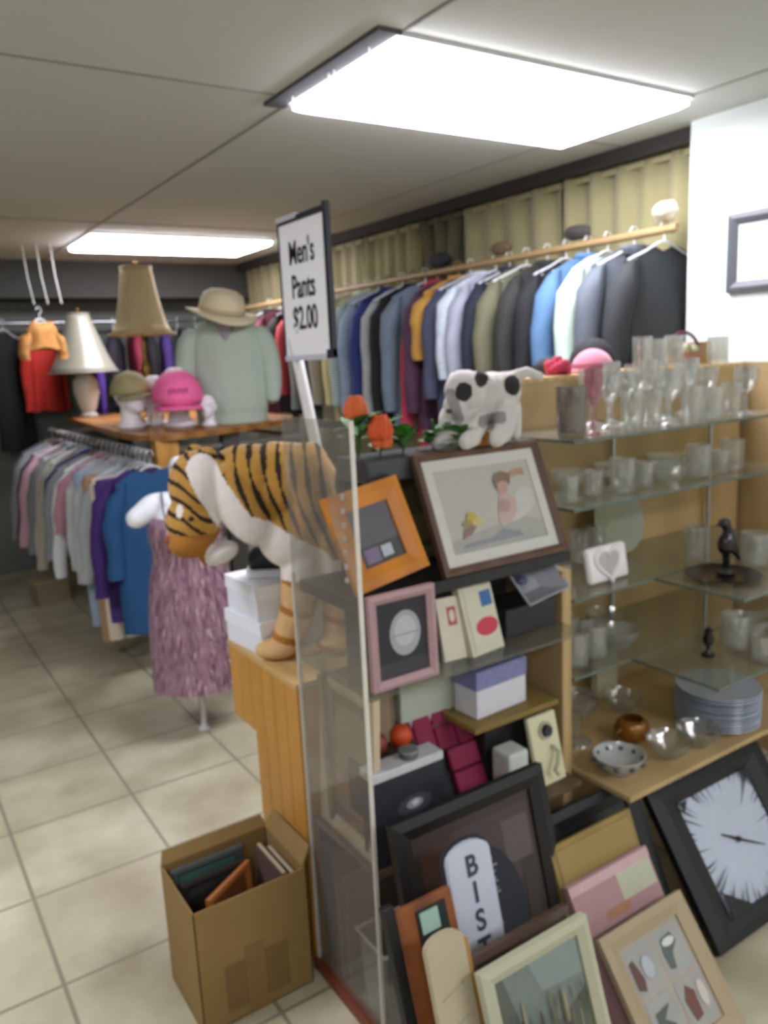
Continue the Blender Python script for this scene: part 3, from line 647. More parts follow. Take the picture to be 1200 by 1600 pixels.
def dprof(z):
    ks = [(0.215, 0.192), (0.30, 0.192), (0.45, 0.187), (0.60, 0.175), (0.72, 0.16), (0.82, 0.135), (0.90, 0.15), (0.955, 0.15), (0.985, 0.135)]
    for (a, ra), (b_, rb) in zip(ks, ks[1:]):
        if z <= b_: return ra+(rb-ra)*(z-a)/(b_-a)
    return ks[-1][1]
zs = [0.215+0.77*k/16 for k in range(17)]
bm = new(); rings = []
for z in zs:
    r = dprof(z); rings.append(ring(bm, [((r+0.008*math.sin(i*1.05*2+z*3)*(1 if z < 0.8 else 0))*math.cos(2*PI*i/48), 0.74*(r+0.008*math.sin(i*2.1))*math.sin(2*PI*i/48)-(0.02 if z > 0.85 else 0), z) for i in range(48)]))
skin(bm, rings, True, False); obj('skirt_and_bodice', bm, mauve, t, True)
bm = new(); fr = random.Random(5); fm = [M('#7a5868', 0.95), M('#a3818f', 0.95), M('#c4a7b0', 0.95), M('#8d6a7a', 0.95)]
for k in range(2600):
    z = fr.uniform(0.235, 0.97); a = fr.uniform(0, 2*PI); r = dprof(z)+0.004
    L_ = fr.uniform(0.03, 0.06); wd = fr.uniform(0.0025, 0.006); da = wd/r
    yo = -0.02*max(0, min(1, (z-0.8)/0.1)); tw = fr.uniform(-0.12, 0.12)
    p = [(r*math.cos(a-da), 0.74*r*math.sin(a-da)+yo, z), (r*math.cos(a+da), 0.74*r*math.sin(a+da)+yo, z)]
    r3 = dprof(max(0.215, z-L_))+fr.uniform(0.008, 0.02); q = (r3*math.cos(a+tw*0.3), 0.74*r3*math.sin(a+tw*0.3)+yo, z-L_)
    vs = [bm.verts.new(v) for v in (*p, q)]
    f = bm.faces.new(vs); f.material_index = fr.choice((0, 1, 1, 2, 3))
fe = obj('feather_fringe', bm, fm, t); fe['kind'] = 'stuff'
for s in (-1, 1):
    bm = new(); tube(bm, [(s*0.075, -0.108, 0.965), (s*0.085, -0.085, 1.02), (s*0.085, -0.035, 1.085), (s*0.08, 0.03, 1.075), (s*0.075, 0.07, 0.98)], 0.004, 6); obj('strap', bm, M('#1b1a22', 0.6), t, True)

# olive crate on the floor under the left rack
t = thing('storage_crate', 'small olive tan crate on the floor under the far end of the left rack', 'crate', (0.98, 5.95, 0), (0, 0, 0.1))
bm = new(); box(bm, -0.11, 0.11, -0.09, 0.09, 0, 0.012); 
for a in ((-0.11, -0.10, -0.09, 0.09), (0.10, 0.11, -0.09, 0.09), (-0.1, 0.1, -0.09, -0.08), (-0.1, 0.1, 0.08, 0.09)): box(bm, *a, 0.012, 0.15)
obj('crate_body', bm, M('#94876a', 0.8), t); bm = new(); box(bm, -0.12, 0.12, -0.10, 0.10, 0.15, 0.165, 0.004); obj('lid', bm, M('#a59a78', 0.8), t)

# ------------------------------------------------------------------ wooden counter end behind the acrylic display
oak = M('#b27c2c', 0.45, kind='wood', scale=1.6, hex2='#c8923f', stretch=(1, 5, 0.6))
t = thing('wooden_counter', 'honey-coloured wooden counter with an overhanging top drawer case', 'counter', (1.15, 1.92, 0))
bm = new()
for k in range(4):
    y0 = -0.205+k*0.072; box(bm, -0.324, -0.304, y0+0.001, y0+0.071, 0.0, 0.565, 0.002)
obj('end_planks', bm, oak, t)
bm = new()
for k in range(6):
    y0 = -0.205+k*0.0735; box(bm, -0.324, -0.304, y0+0.001, y0+0.0725, 0.565, 0.785, 0.002)
obj('drawer_case_end', bm, oak, t)
bm = new(); box(bm, -0.304, 0.32, -0.205, 0.08, 0.0, 0.56); box(bm, -0.304, 0.32, -0.205, 0.233, 0.566, 0.784); obj('carcass', bm, oak, t)
bm = new(); box(bm, -0.328, 0.33, -0.205, 0.238, 0.785, 0.802, 0.003); obj('counter_top', bm, M('#c7a66c', 0.35, kind='wood', scale=1.5, var=0.1, stretch=(5, 1, 1)), t)
CT = 0.803
# two white shoe boxes and a sneaker
for i, (z, lab, rz, dx) in enumerate(((CT, 'lower white shoe box on the wooden counter', 0.10, 0.0), (CT+0.099, 'upper white shoe box with a lid carrying the sneaker', 0.02, 0.006))):
    t = thing('shoe_box', lab, 'shoe box', (0.955+dx, 2.055, z), (0, 0, rz), 'white shoe boxes')
    bm = new(); box(bm, -0.125, 0.125, -0.10, 0.10, 0, 0.095, 0.002); obj('box_body', bm, M('#e3e8f0', 0.6, var=0.03), t)
    bm = new()
    box(bm, -0.128, 0.128, -0.103, 0.103, 0.090, 0.098, 0.001); box(bm, -0.128, -0.1255, -0.103, 0.103, 0.060, 0.092); box(bm, 0.1255, 0.128, -0.103, 0.103, 0.060, 0.092); box(bm, -0.128, 0.128, -0.103, -0.1005, 0.060, 0.092); box(bm, -0.128, 0.128, 0.1005, 0.103, 0.060, 0.092)
    obj('lid', bm, M('#eef2f8', 0.55, var=0.02), t)
t = thing('sneaker', 'black and white sneaker with a green tongue on the white shoe boxes', 'sneaker', (0.975, 2.03, CT+0.1985), (0, 0, -0.5))
def shoe_ring(x, hw, h, z0=0.0, n=12): return [(x, hw*math.cos(2*PI*i/n), z0+h*0.5+h*0.5*math.sin(2*PI*i/n)) for i in range(n)]
bm = new(); skin(bm, [ring(bm, shoe_ring(x, hw, h, 0.012)) for x, hw, h in ((-0.11, 0.022, 0.05), (-0.095, 0.034, 0.075), (-0.05, 0.036, 0.08), (0.0, 0.038, 0.065), (0.05, 0.043, 0.045), (0.085, 0.038, 0.034), (0.105, 0.02, 0.022))]); obj('upper', bm, M('#1d1d22', 0.5), t, True, 1)
bm = new(); plan(bm, [(-0.115, -0.02), (-0.10, -0.036), (0, -0.04), (0.05, -0.046), (0.09, -0.04), (0.115, -0.015), (0.115, 0.015), (0.09, 0.04), (0.05, 0.046), (0, 0.04), (-0.10, 0.036), (-0.115, 0.02)], 0, 0.02); obj('sole', bm, M('#e9ecf0', 0.5), t, True)
bm = new(); box(bm, -0.06, 0.0, -0.02, 0.02, 0.075, 0.105, 0.006); obj('tongue', bm, M('#1f9a5c', 0.7), t)
bm = new()
for k in range(4): tube(bm, [(-0.02+k*0.018, -0.022, 0.078-0.009*k), (-0.015+k*0.018, 0, 0.088-0.010*k), (-0.02+k*0.018, 0.022, 0.078-0.009*k)], 0.003, 6)
obj('laces', bm, M('#dfe4ea', 0.6), t, True)
t = thing('yellow_duster', 'yellow cloth duster standing behind the white shoe boxes', 'duster', (0.98, 2.145, CT-0.0), (0, 0, 0.2))
bm = new(); tube(bm, [(0, 0, 0), (0, 0, 0.16)], 0.006, 8); obj('handle', bm, M('#2b2b2c', 0.5), t, True)
bm = new(); lathe(bm, [(0.01, 0.13), (0.028, 0.16), (0.034, 0.21), (0.026, 0.26), (0.008, 0.285)], 16, wob=0.2, k=6); obj('duster_head', bm, M('#b8922c', 0.9), t, True)

# ------------------------------------------------------------------ plush tiger on the counter
tg = thing('plush_tiger', 'plush tiger with drooping head standing on the wooden counter', 'plush toy', (0.93, 1.95, CT), (0, 0, -YAW))
Zc = CT
def P(u, z, d=0): return (u, d, z-Zc)
tshapes = [
 ('e', P(0.015, 1.275, 0.02), (0.15, 0.105, 0.115), (0, 0.10, 0)), ('e', P(0.085, 1.22, 0.01), (0.075, 0.10, 0.17)), ('e', P(-0.08, 1.30, 0.0), (0.12, 0.09, 0.09)),
 ('e', P(0.03, 1.13, -0.04), (0.10, 0.06, 0.085), (0, 0.5, 0)),
 ('e', P(-0.205, 1.285, -0.045), (0.082, 0.085, 0.10)), ('e', P(-0.225, 1.195, -0.06), (0.075, 0.075, 0.075)), ('e', P(-0.235, 1.145, -0.075), (0.062, 0.06, 0.046)),
 ('e', P(-0.10, 1.235, -0.075), (0.06, 0.045, 0.12), (0, -0.45, 0)), ('e', P(-0.165, 1.105, -0.06), (0.055, 0.05, 0.03), (0, -0.3, 0)),
 ('e', P(-0.175, 1.365, -0.06), (0.028, 0.018, 0.028)), ('e', P(-0.225, 1.365, 0.02), (0.028, 0.018, 0.028)),
 ('c', [P(0.055, 1.08, -0.03), P(0.03, 0.93, -0.045), P(-0.005, 0.845, -0.05)], [0.062, 0.048, 0.042]), ('e', P(-0.03, 0.83, -0.065), (0.06, 0.042, 0.028)),
 ('c', [P(0.06, 1.10, 0.08), P(0.045, 0.95, 0.09), P(0.02, 0.845, 0.09)], [0.055, 0.045, 0.04]), ('e', P(0.0, 0.83, 0.075), (0.055, 0.04, 0.028)),
 ('c', [P(0.125, 1.12, -0.02), P(0.145, 0.95, -0.01), P(0.135, 0.845, -0.02)], [0.065, 0.05, 0.042]), ('e', P(0.125, 0.83, -0.04), (0.05, 0.04, 0.028)),
 ('c', [P(0.14, 1.25, 0.05), P(0.21, 1.16, 0.08), P(0.235, 1.02, 0.085), P(0.225, 0.93, 0.085)], [0.026, 0.022, 0.02, 0.016]),
]
tm = [M('#b98a38', 0.95, var=0.14, scale=40, bump=0.4, sheen=0.3), M('#2a2016', 0.95, scale=40, bump=0.4), M('#e6e0da', 0.95, var=0.06, scale=40, bump=0.4, sheen=0.3), M('#a8702c', 0.95, scale=40, bump=0.4), M('#d3ac78', 0.95, var=0.1, scale=40, bump=0.3)]
def seg_d(u, z, a, b):
    dx, dz = b[0]-a[0], b[1]-a[1]; k = max(0, min(1, ((u-a[0])*dx+(z-a[1])*dz)/(dx*dx+dz*dz))); return math.hypot(u-a[0]-k*dx, z-a[1]-k*dz)
def tcol(c, n):
    u, d, z = c.x, c.y, c.z+Zc
    if z < 1.025:
        return 3 if (math.sin(z*75+u*25) > 0.72) else 4
    # white: cheek ruff from ear to chin, chest and belly
    if d < 0.03:
        if seg_d(u, z, (-0.185, 1.345), (-0.085, 1.15)) < 0.034+0.012*(1.35-z)/0.2*1.5 and d < 0.0: return 2
        if seg_d(u, z, (-0.085, 1.15), (-0.15, 1.10)) < 0.045: return 2
        if seg_d(u, z, (-0.07, 1.16), (0.09, 1.06)) < 0.05 and d < 0.0: return 2
        if math.hypot(u+0.245, (z-1.235)*0.55) < 0.010: return 2
    if z < 1.075: return 2
    if u < -0.13:
        if z < 1.165 and u < -0.2: return 3
        if z > 1.31 or (z > 1.17): return 1 if math.sin(z*150+u*95+math.sin(u*60)) > 0.55 else 0
        return 3
    return 1 if math.sin(u*185+(z-1.2)*44+1.6*math.sin(z*21+u*9)) > 0.52+0.35*math.sin(z*55+u*31) else 0
blob('body', tshapes, 0.0042, tm, tcol, tg, 8)
for dx, dd in ((-0.275, -0.085), (-0.215, -0.128)):
    bm = new(); ball(bm, P(dx, 1.215, dd), 0.008, 10); obj('eye', bm, M('#1a1410', 0.15), tg, True)
bm = new(); ball(bm, P(-0.288, 1.155, -0.095), 0.018, 10, sc=(0.8, 1, 0.7)); obj('nose', bm, M('#8a4a3a', 0.5), tg, True)

# ------------------------------------------------------------------ price sign on its pole
t = thing('price_sign', 'white men\'s pants price sign in a black frame on a slanted white pole', 'price sign', (1.10, 2.045, CT))
dk = M('#2b2c36', 0.4)
sx0, sz0, sw, sh = 0.0, 0.995, 0.275, 0.375
TL = 0.0
def sp(y, z):  # rotate in the sign plane about its centre
    return (0, math.cos(TL)*y-math.sin(TL)*z, sz0+math.sin(TL)*y+math.cos(TL)*z)
def sbox(bm, y0, y1, z0, z1, x0, x1):
    vs = [(x, *sp(y, z)[1:]) for x in (x0, x1) for y in (y0, y1) for z in (z0, z1)]
    v = [bm.verts.new(p) for p in vs]
    for q in ((0, 1, 3, 2), (4, 6, 7, 5), (0, 4, 5, 1), (2, 3, 7, 6), (0, 2, 6, 4), (1, 5, 7, 3)): bm.faces.new([v[i] for i in q])
bm = new(); sbox(bm, -sw/2, sw/2, -sh/2, sh/2, -0.003, 0.003); obj('sign_sheet', bm, M('#fbfcff', 0.5, var=0.01), t)
bm = new(); sbox(bm, -sw/2-0.012, -sw/2+0.006, -sh/2-0.004, sh/2+0.02, -0.008, 0.006); sbox(bm, sw/2-0.003, sw/2+0.003, -sh/2, sh/2, -0.006, 0.006)
sbox(bm, -sw/2, sw/2, sh/2-0.004, sh/2+0.012, -0.007, 0.006); sbox(bm, -sw/2-0.012, -sw/2+0.02, -sh/2-0.008, -sh/2+0.016, -0.010, 0.006)
obj('sign_frame', bm, dk, t)
bm = new(); sbox(bm, -sw/2, sw/2, -sh/2-0.010, -sh/2+0.005, -0.008, 0.006); sbox(bm, 0.02, sw/2, sh/2+0.004, sh/2+0.018, -0.009, 0.004); obj('clear_holder_edge', bm, M('#c9cbd6', 0.3), t)
blk = M('#0e0e12', 0.6)
for s, z in (("Men's", 0.098), ("Pants", 0.005), ("$2.00", -0.082)):
    y, zz = sp(0.005, z)[1:]
    o = text('sign_lettering', s, blk, t, (-0.0038, y, zz), (PI/2, 0, -PI/2), 0.090, 0.72, 0.0014)
    o.rotation_euler = Euler((PI/2-0, 0, -PI/2)); o.rotation_euler = (Matrix.Rotation(TL, 3, 'X') @ Euler((PI/2, 0, -PI/2)).to_matrix()).to_euler()
pole = M('#d8d9d6', 0.4)
bm = new(); tube(bm, [(0.012, 0.118, 0.86), (0.012, -0.02, 0.43), (0.012, -0.165, 0.006)], 0.017, 10); obj('pole', bm, pole, t, True)
bm = new(); tube(bm, [(0.018, -0.02, 0.32), (0.12, -0.12, 0.006)], 0.010, 8); tube(bm, [(0.0, -0.165, 0.008), (0.12, -0.12, 0.008)], 0.008, 8); obj('brace', bm, pole, t, True)

# ------------------------------------------------------------------ display shelf with acrylic side (frames and gifts)
U0, U1, UF, UB = 0.826, 1.50, 1.385, 1.69
acr = thin_glass('#f1f3f0', 1.0, 0.10, '#cfc8bf')
glass = thin_glass('#e9ebe4', 1.0, 0.10, '#bdbcae')
t = thing('display_shelf', 'gift display shelf with a clear acrylic side, glass shelf and dark top', 'display shelf', (U0, UF, 0))
bm = new(); box(bm, 0.0, 0.005, 0.0, 0.31, 0.03, 1.475); obj('acrylic_side', bm, acr, t)
bm = new(); box(bm, -0.002, 0.007, -0.004, 0.001, 0.03, 1.477); box(bm, -0.002, 0.007, 0.309, 0.313, 0.03, 1.10); obj('acrylic_edge', bm, M('#dcd8cc', 0.25), t)
bm = new(); box(bm, -0.012, 0.020, -0.01, 0.32, 0.0, 0.032, 0.003); obj('base_rail', bm, M('#7a3a22', 0.5, kind='wood', scale=3, var=0.15), t)
bm = new(); box(bm, 0.02, U1-U0, 0.285, 0.30, 0.03, 0.44); obj('kick_board', bm, M('#3a332c', 0.8), t)
bm = new(); box(bm, 0.006, U1-U0-0.002, 0.0, 0.305, 0.435, 0.45, 0.002); obj('lower_shelf', bm, M('#5d4a34', 0.6, kind='wood', scale=3, var=0.15), t)
bm = new(); box(bm, 0.006, U1-U0-0.002, -0.012, 0.300, 0.872, 0.880); obj('glass_shelf', bm, glass, t)
bm = new(); box(bm, 0.010, U1-U0, 0.045, 0.294, 1.054, 1.083, 0.002); obj('middle_shelf', bm, M('#1d1d1e', 0.45), t)
bm = new(); box(bm, 0.135, U1-U0, 0.295, 0.305, 0.44, 1.32); obj('back_board', bm, M('#4b4744', 0.75, var=0.08), t)
bm = new(); box(bm, 0.135, U1-U0, 0.16, 0.305, 1.310, 1.366, 0.006); obj('top_ledge', bm, M('#3b3d40', 0.3), t)
bm = new(); box(bm, U1-U0, U1-U0+0.035, 0.075, 0.30, 0.0, 1.02, 0.002); obj('side_panel', bm, M('#b59a6c', 0.55, kind='wood', scale=2.5, var=0.10, stretch=(5, 1, 1)), t)
for k in range(7):
    bm = new(); box(bm, -0.006, -0.001, 0.034, 0.046, 1.13+0.03*k, 1.142+0.03*k, 0.002); obj('shelf_clip', bm, M('#a8a29a', 0.3), t)

def boxy(name, label, cat, x0, x1, y0, y1, z0, z1, mat, lid=None, rz=0.0, face=None, bev=0.003, group=None, lidh=0.02):
    t = thing(name, label, cat, ((x0+x1)/2, (y0+y1)/2, z0), (0, 0, rz), group); a, b_ = (x1-x0)/2, (y1-y0)/2; h = z1-z0
    bm = new(); box(bm, -a, a, -b_, b_, 0, h-(lidh if lid else 0), bev); obj('box_body', bm, mat, t)
    if lid: bm = new(); box(bm, -a-0.002, a+0.002, -b_-0.002, b_+0.002, h-lidh, h, bev); obj('lid', bm, lid, t)
    if face:
        b2, ms = art_mesh(face, 2*a, h-(lidh if lid else 0), -b_-0.0008); raw_obj('printed_front', b2, ms, t)
    return t

# framed picture of a child, leaning on the upper glass shelf
paper = M('#b4b2a6', 0.7, var=0.03, scale=4)
child = [(paper, RECT),
 (M('#a4a39b', 0.8), [(0, 0), (1, 0), (1, 0.22), (0.8, 0.30), (0.55, 0.27), (0.25, 0.2), (0, 0.16)]),
 (M('#8c8e92', 0.8), [(0.1, 0.05), (0.75, 0.07), (0.72, 0.13), (0.55, 0.2), (0.42, 0.12), (0.14, 0.10)]),
 (M('#bfbdb6', 0.8), [(0.55, 0.24), (0.75, 0.27), (0.95, 0.4), (0.98, 0.62), (0.85, 0.68), (0.72, 0.5)]),
 (M('#bda59b', 0.8), [(0.52, 0.28), (0.64, 0.25), (0.74, 0.36), (0.77, 0.52), (0.70, 0.62), (0.60, 0.60), (0.56, 0.46)]),
 (M('#ae9188', 0.8), [(0.56, 0.40), (0.66, 0.38), (0.70, 0.5), (0.62, 0.56), (0.57, 0.5)]),
 (M('#b8968a', 0.8), el(0.655, 0.695, 0.060, 0.085)),
 (M('#84715f', 0.8), [(0.585, 0.70), (0.60, 0.66), (0.61, 0.74), (0.66, 0.775), (0.72, 0.76), (0.735, 0.70), (0.765, 0.78), (0.75, 0.86), (0.69, 0.90), (0.61, 0.875), (0.575, 0.79)]),
 (M('#b08a70', 0.8), [(0.76, 0.79), (0.86, 0.83), (0.93, 0.80), (0.93, 0.90), (0.85, 0.90), (0.77, 0.87)]),
 (M('#8c7466', 0.8), [(0.12, 0.16), (0.22, 0.20), (0.30, 0.30), (0.16, 0.27)]),
 (M('#b5a552', 0.8), el(0.26, 0.39, 0.055, 0.075)), (M('#c2b37a', 0.8), el(0.30, 0.33, 0.06, 0.05)), (M('#9a8a58', 0.8), el(0.20, 0.33, 0.05, 0.04))]
frame('framed_picture', 'brown framed print of a seated child leaning at the top of the gift shelf', 'picture frame', 1.083, 1.483, 1.435, 1.084, 0.302, 22.5, 0.020, 0.022, M('#5a4030', 0.45, kind='wood', scale=3, var=0.15), child, 0.028, M('#c9c8bf', 0.75, var=0.02))
# olive framed board behind the orange frame
frame('framed_picture', 'dull olive framed board against the back behind the orange frame', 'picture frame', 1.01, 1.25, 1.635, 1.084, 0.215, 6, 0.03, 0.02, M('#6b6138', 0.5, kind='wood', scale=3, var=0.12), [(M('#57522f', 0.7), RECT), (M('#6f683c', 0.7), rect(0.1, 0.1, 0.9, 0.55))])
# orange wooden frame, twisted on the shelf
orange = M('#d1831c', 0.45, kind='wood', scale=2.5, hex2='#bf7416', stretch=(1, 1, 4))
t = frame('framed_picture', 'bright orange wooden frame with an empty dark middle, twisted on the shelf', 'picture frame', 0.850, 1.062, 1.455, 1.102, 0.225, 20, 0.046, 0.018, orange, [(M('#3e3c3c', 0.5), RECT), (M('#58565a', 0.5), rect(0, 0.35, 1, 1)), (M('#7a6a86', 0.6), rect(0.1, 0.05, 0.45, 0.3)), (M('#b4bcc2', 0.6), rect(0.5, 0.08, 0.75, 0.28))], rz=0.10, ry=-0.13)
# pink frame with the oval
pk = M('#b08f92', 0.5, var=0.05)
oval = [(M('#2a292d', 0.6), RECT), (M('#3b3a40', 0.6), rect(0.0, 0.0, 1, 0.2)), (M('#9da1a6', 0.5), el(0.56, 0.55, 0.31, 0.30, 28)), (M('#b5b8bb', 0.5), el(0.56, 0.58, 0.22, 0.20, 24)), (M('#7d8087', 0.5), rect(0.28, 0.53, 0.84, 0.545))]
frame('framed_picture', 'dusty pink frame with a black mat around a pale grey oval', 'picture frame', 0.852, 1.028, 1.40, 0.881, 0.215, 2, 0.021, 0.018, pk, oval)
# books
def book(label, x0, x1, y0, z0, h, depth, lean, cover, faceart, rz=0.0, spine=None, group=None):
    w_ = x1-x0; t = thing('book', label, 'book', ((x0+x1)/2, y0, z0), (-math.radians(lean), 0, rz), group)
    bm = new(); box(bm, -w_/2, w_/2, 0, 0.003, 0, h, 0.0008); box(bm, -w_/2, w_/2, depth-0.003, depth, 0, h, 0.0008); box(bm, -w_/2, -w_/2+0.003, 0.0, depth, 0, h); obj('cover', bm, cover, t)
    bm = new(); box(bm, -w_/2+0.003, w_/2-0.004, 0.003, depth-0.003, 0.003, h-0.004); obj('pages', bm, M('#d8d2c0', 0.8, kind='stripe_x', scale=80, var=0.08), t)
    if faceart: b2, ms = art_mesh(faceart, w_, h, -0.0006); raw_obj('cover_print', b2, ms, t)
    return t
cream = M('#c9c6ae', 0.6, var=0.04)
book('cream book with a blue square and a red oval badge on its front', 1.150, 1.262, 1.418, 0.881, 0.172, 0.022, 16, cream, [(cream, RECT), (M('#3f6a9c', 0.6), rect(0.58, 0.64, 0.93, 0.86)), (M('#c23b4e', 0.6), el(0.62, 0.36, 0.34, 0.13, 20)), (M('#a9a68e', 0.6), rect(0.1, 0.05, 0.12, 0.95))], rz=0.12)
book('slim cream booklet with red squiggles left of the badge book', 1.082, 1.145, 1.43, 0.881, 0.150, 0.012, 14, M('#cfc9b4', 0.6), [(M('#cfc9b4', 0.6), RECT), (M('#b0505a', 0.6), rect(0.4, 0.55, 0.8, 0.85)), (M('#cfc9b4', 0.6), el(0.6, 0.7, 0.12, 0.1))], rz=-0.1)
# crystal pyramid and black box at the right end of the glass shelf
boxy('black_gift_box', 'plain black box at the right end of the glass shelf', 'box', 1.30, 1.475, 1.46, 1.58, 0.881, 0.955, M('#242426', 0.5))
t = thing('glass_dish', 'grey glass dish tipped on the black box, blue stone inside', 'dish', (1.395, 1.500, 1.003), (0.85, 0.0, 0.25))
bm = new(); a_ = [( -0.088, -0.065), (0.088, -0.065), (0.088, 0.065), (-0.088, 0.065)]
skin(bm, [ring(bm, [(x*0.55, y*0.55, 0.004) for x, y in a_]), ring(bm, [(x*0.9, y*0.9, 0.028) for x, y in a_]), ring(bm, [(x*1.15, y*1.15, 0.05) for x, y in a_]), ring(bm, [(x*1.08, y*1.08, 0.05) for x, y in a_]), ring(bm, [(x*0.8, y*0.8, 0.026) for x, y in a_]), ring(bm, [(x*0.5, y*0.5, 0.010) for x, y in a_])], True, True)
obj('dish_body', bm, M('#8f8f95', 0.15, var=0.1), t); bm = new(); ball(bm, (-0.025, 0.0, 0.022), 0.018, 12, sc=(1, 0.7, 0.5)); obj('stone', bm, M('#4d5279', 0.2), t, True)
# second tier
boxy('pale_green_box', 'flat pale green box at the back of the middle tier', 'box', 1.06, 1.36, 1.60, 1.68, 0.451, 0.80, M('#b9c2ae', 0.7, var=0.04))
boxy('gift_box', 'violet patterned gift box with white lower half on the middle tier', 'box', 1.225, 1.405, 1.50, 1.59, 0.665, 0.795, M('#d3d3d8', 0.6), lid=M('#6f6f9e', 0.7, scale=60, hex2='#8f8fb8'), lidh=0.052, rz=0.05)
bm = new(); box(bm, 1.19, 1.485, 1.46, 1.66, 0.648, 0.664, 0.002); o = obj('folded_board_game', bm, M('#6e7039', 0.6, scale=20, hex2='#9a6a34'), None); tag(o, 'olive green board lying flat under the violet gift box', 'board')
boxy('riser_box', 'black riser box carrying the olive board', 'box', 1.27, 1.46, 1.52, 1.66, 0.451, 0.647, M('#1a1a1a', 0.6))
t = boxy('white_jar_box', 'small plain white box beside the cream doorbell plaque', 'box', 1.275, 1.345, 1.43, 1.50, 0.451, 0.575, M('#c9ccc6', 0.5), bev=0.008)
# cream plaque with a dark knob and a hook
t = thing('cream_plaque', 'cream plaque with round dark knob and curled white hook', 'plaque', (1.425, 1.42, 0.451), (-math.radians(14), 0, 0.02))
bm = new(); box(bm, -0.052, 0.052, 0, 0.018, 0, 0.190, 0.006); obj('board', bm, M('#d2cfa9', 0.5, var=0.03), t)
bm = new(); tube(bm, [(0.002, 0.0, 0.145), (0.002, -0.006, 0.145)], 0.024, 20); obj('knob_ring', bm, M('#a9a88c', 0.5), t, True)
bm = new(); tube(bm, [(0.002, -0.004, 0.145), (0.002, -0.016, 0.145)], [0.018, 0.014], 20); obj('knob', bm, M('#1f2430', 0.35), t, True)
bm = new(); tube(bm, [(0.015, -0.004, 0.10), (0.02, -0.02, 0.085), (0.0, -0.03, 0.06), (-0.012, -0.028, 0.045), (0.0, -0.024, 0.03)], 0.006, 8); obj('hook', bm, M('#b3b095', 0.4), t, True)
# crimson quilted pouch in a black tray
t = thing('crimson_organizer', 'crimson quilted folding organizer lying open on its black tray', 'organizer', (1.165, 1.52, 0.4525), (-math.radians(25), 0, 0.0))
crim = M('#8a1c42', 0.7, var=0.12, scale=18, bump=0.4)
bm = new(); box(bm, -0.125, 0.11, 0.004, 0.016, 0.0, 0.275, 0.003); obj('tray', bm, M('#141315', 0.6), t)
for (x0, x1, z0, z1) in ((-0.118, -0.076, 0.135, 0.235), (-0.073, -0.015, 0.13, 0.262), (-0.012, 0.048, 0.195, 0.268), (-0.012, 0.052, 0.13, 0.192), (0.008, 0.108, 0.068, 0.127), (0.010, 0.108, 0.006, 0.065), (0.055, 0.106, 0.13, 0.225)):
    bm = new(); box(bm, x0, x1, -0.018, 0.004, z0, z1, 0.006); obj('padded_panel', bm, crim, t)
# black appliance box with white lid
t = boxy('printed_box', 'dark charcoal box with white top edge and pale oval print', 'box', 0.845, 1.040, 1.40, 1.455, 0.451, 0.683, M('#26272c', 0.5), lid=M('#c4c7c8', 0.5), lidh=0.022,
         face=[(M('#2b2c33', 0.5), RECT), (M('#45464e', 0.5), el(0.56, 0.60, 0.25, 0.12)), (M('#9a9ba0', 0.5), el(0.56, 0.61, 0.12, 0.06)), (M('#d5d6d8', 0.5), el(0.57, 0.62, 0.05, 0.035))], rz=0.0)
boxy('brown_carton', 'plain brown carton behind the charcoal box, carrying the two balls', 'box', 0.86, 1.035, 1.462, 1.54, 0.451, 0.668, M('#4a3a26', 0.7))
t = thing('orange_ball', 'small orange rubber ball on the charcoal box', 'ball', (0.990, 1.50, 0.669)); bm = new(); ball(bm, (0, 0, 0.028), 0.028, 18); obj('ball_body', bm, M('#c8481f', 0.5), t, True)
t = thing('red_ball', 'dull red ball left of the orange one', 'ball', (0.925, 1.505, 0.669)); bm = new(); ball(bm, (0, 0, 0.026), 0.026, 18); obj('ball_body', bm, M('#8c3a30', 0.5), t, True)
t = thing('tin_lid', 'small grey tin in front of the orange ball', 'tin', (0.96, 1.425, 0.684)); bm = new(); lathe(bm, [(0.022, 0), (0.022, 0.012), (0.02, 0.016)], 20); obj('tin_body', bm, M('#6a6d70', 0.35, 0.6), t, True); bm = new(); lathe(bm, [(0.023, 0.014), (0.023, 0.019), (0.016, 0.021)], 20); obj('lid', bm, M('#a9adb0', 0.35, 0.6), t, True)
# brown boards leaning behind the acrylic side
wf1 = M('#8a7358', 0.6, kind='wood', scale=3, var=0.12)
def slab(name, label, cat, x0, x1, y0, z0, h, lean, th, m, m2, rz=0.0, side=None):
    t = thing(name, label, cat, ((x0+x1)/2, y0, z0), (-math.radians(lean), 0, rz)); a = (x1-x0)/2
    bm = new(); box(bm, -a, a, 0, th, 0, h, 0.002); obj('panel', bm, m, t); bm = new(); box(bm, -a+0.015, a-0.015, -0.002, 0.0, 0.015, h-0.015); obj('face', bm, m2, t); return t
slab('wooden_tray', 'light brown wooden tray on edge behind the acrylic side', 'tray', 0.845, 1.05, 1.60, 0.451, 0.40, 3, 0.02, wf1, M('#9f8a6c', 0.6))
slab('shadow_box', 'brown board standing behind the charcoal box', 'board', 0.90, 1.05, 1.575, 0.72, 0.10, 2, 0.015, M('#8c5a26', 0.6, kind='wood', scale=3, var=0.15), M('#3a3020', 0.6)) if False else None
tf = frame('framed_picture', 'pale tan empty frame on edge inside the acrylic side, facing left', 'picture frame', -0.125, 0.125, 0, 0, 0.40, 4, 0.036, 0.02, M('#c9b698', 0.6, kind='wood', scale=3, var=0.08), [(M('#7d5f42', 0.8), RECT), (M('#93765a', 0.8), rect(0.1, 0.1, 0.9, 0.9))])
tf.location = (0.862, 1.54, 0.452); tf.rotation_euler = (-math.radians(3), 0, -PI/2)
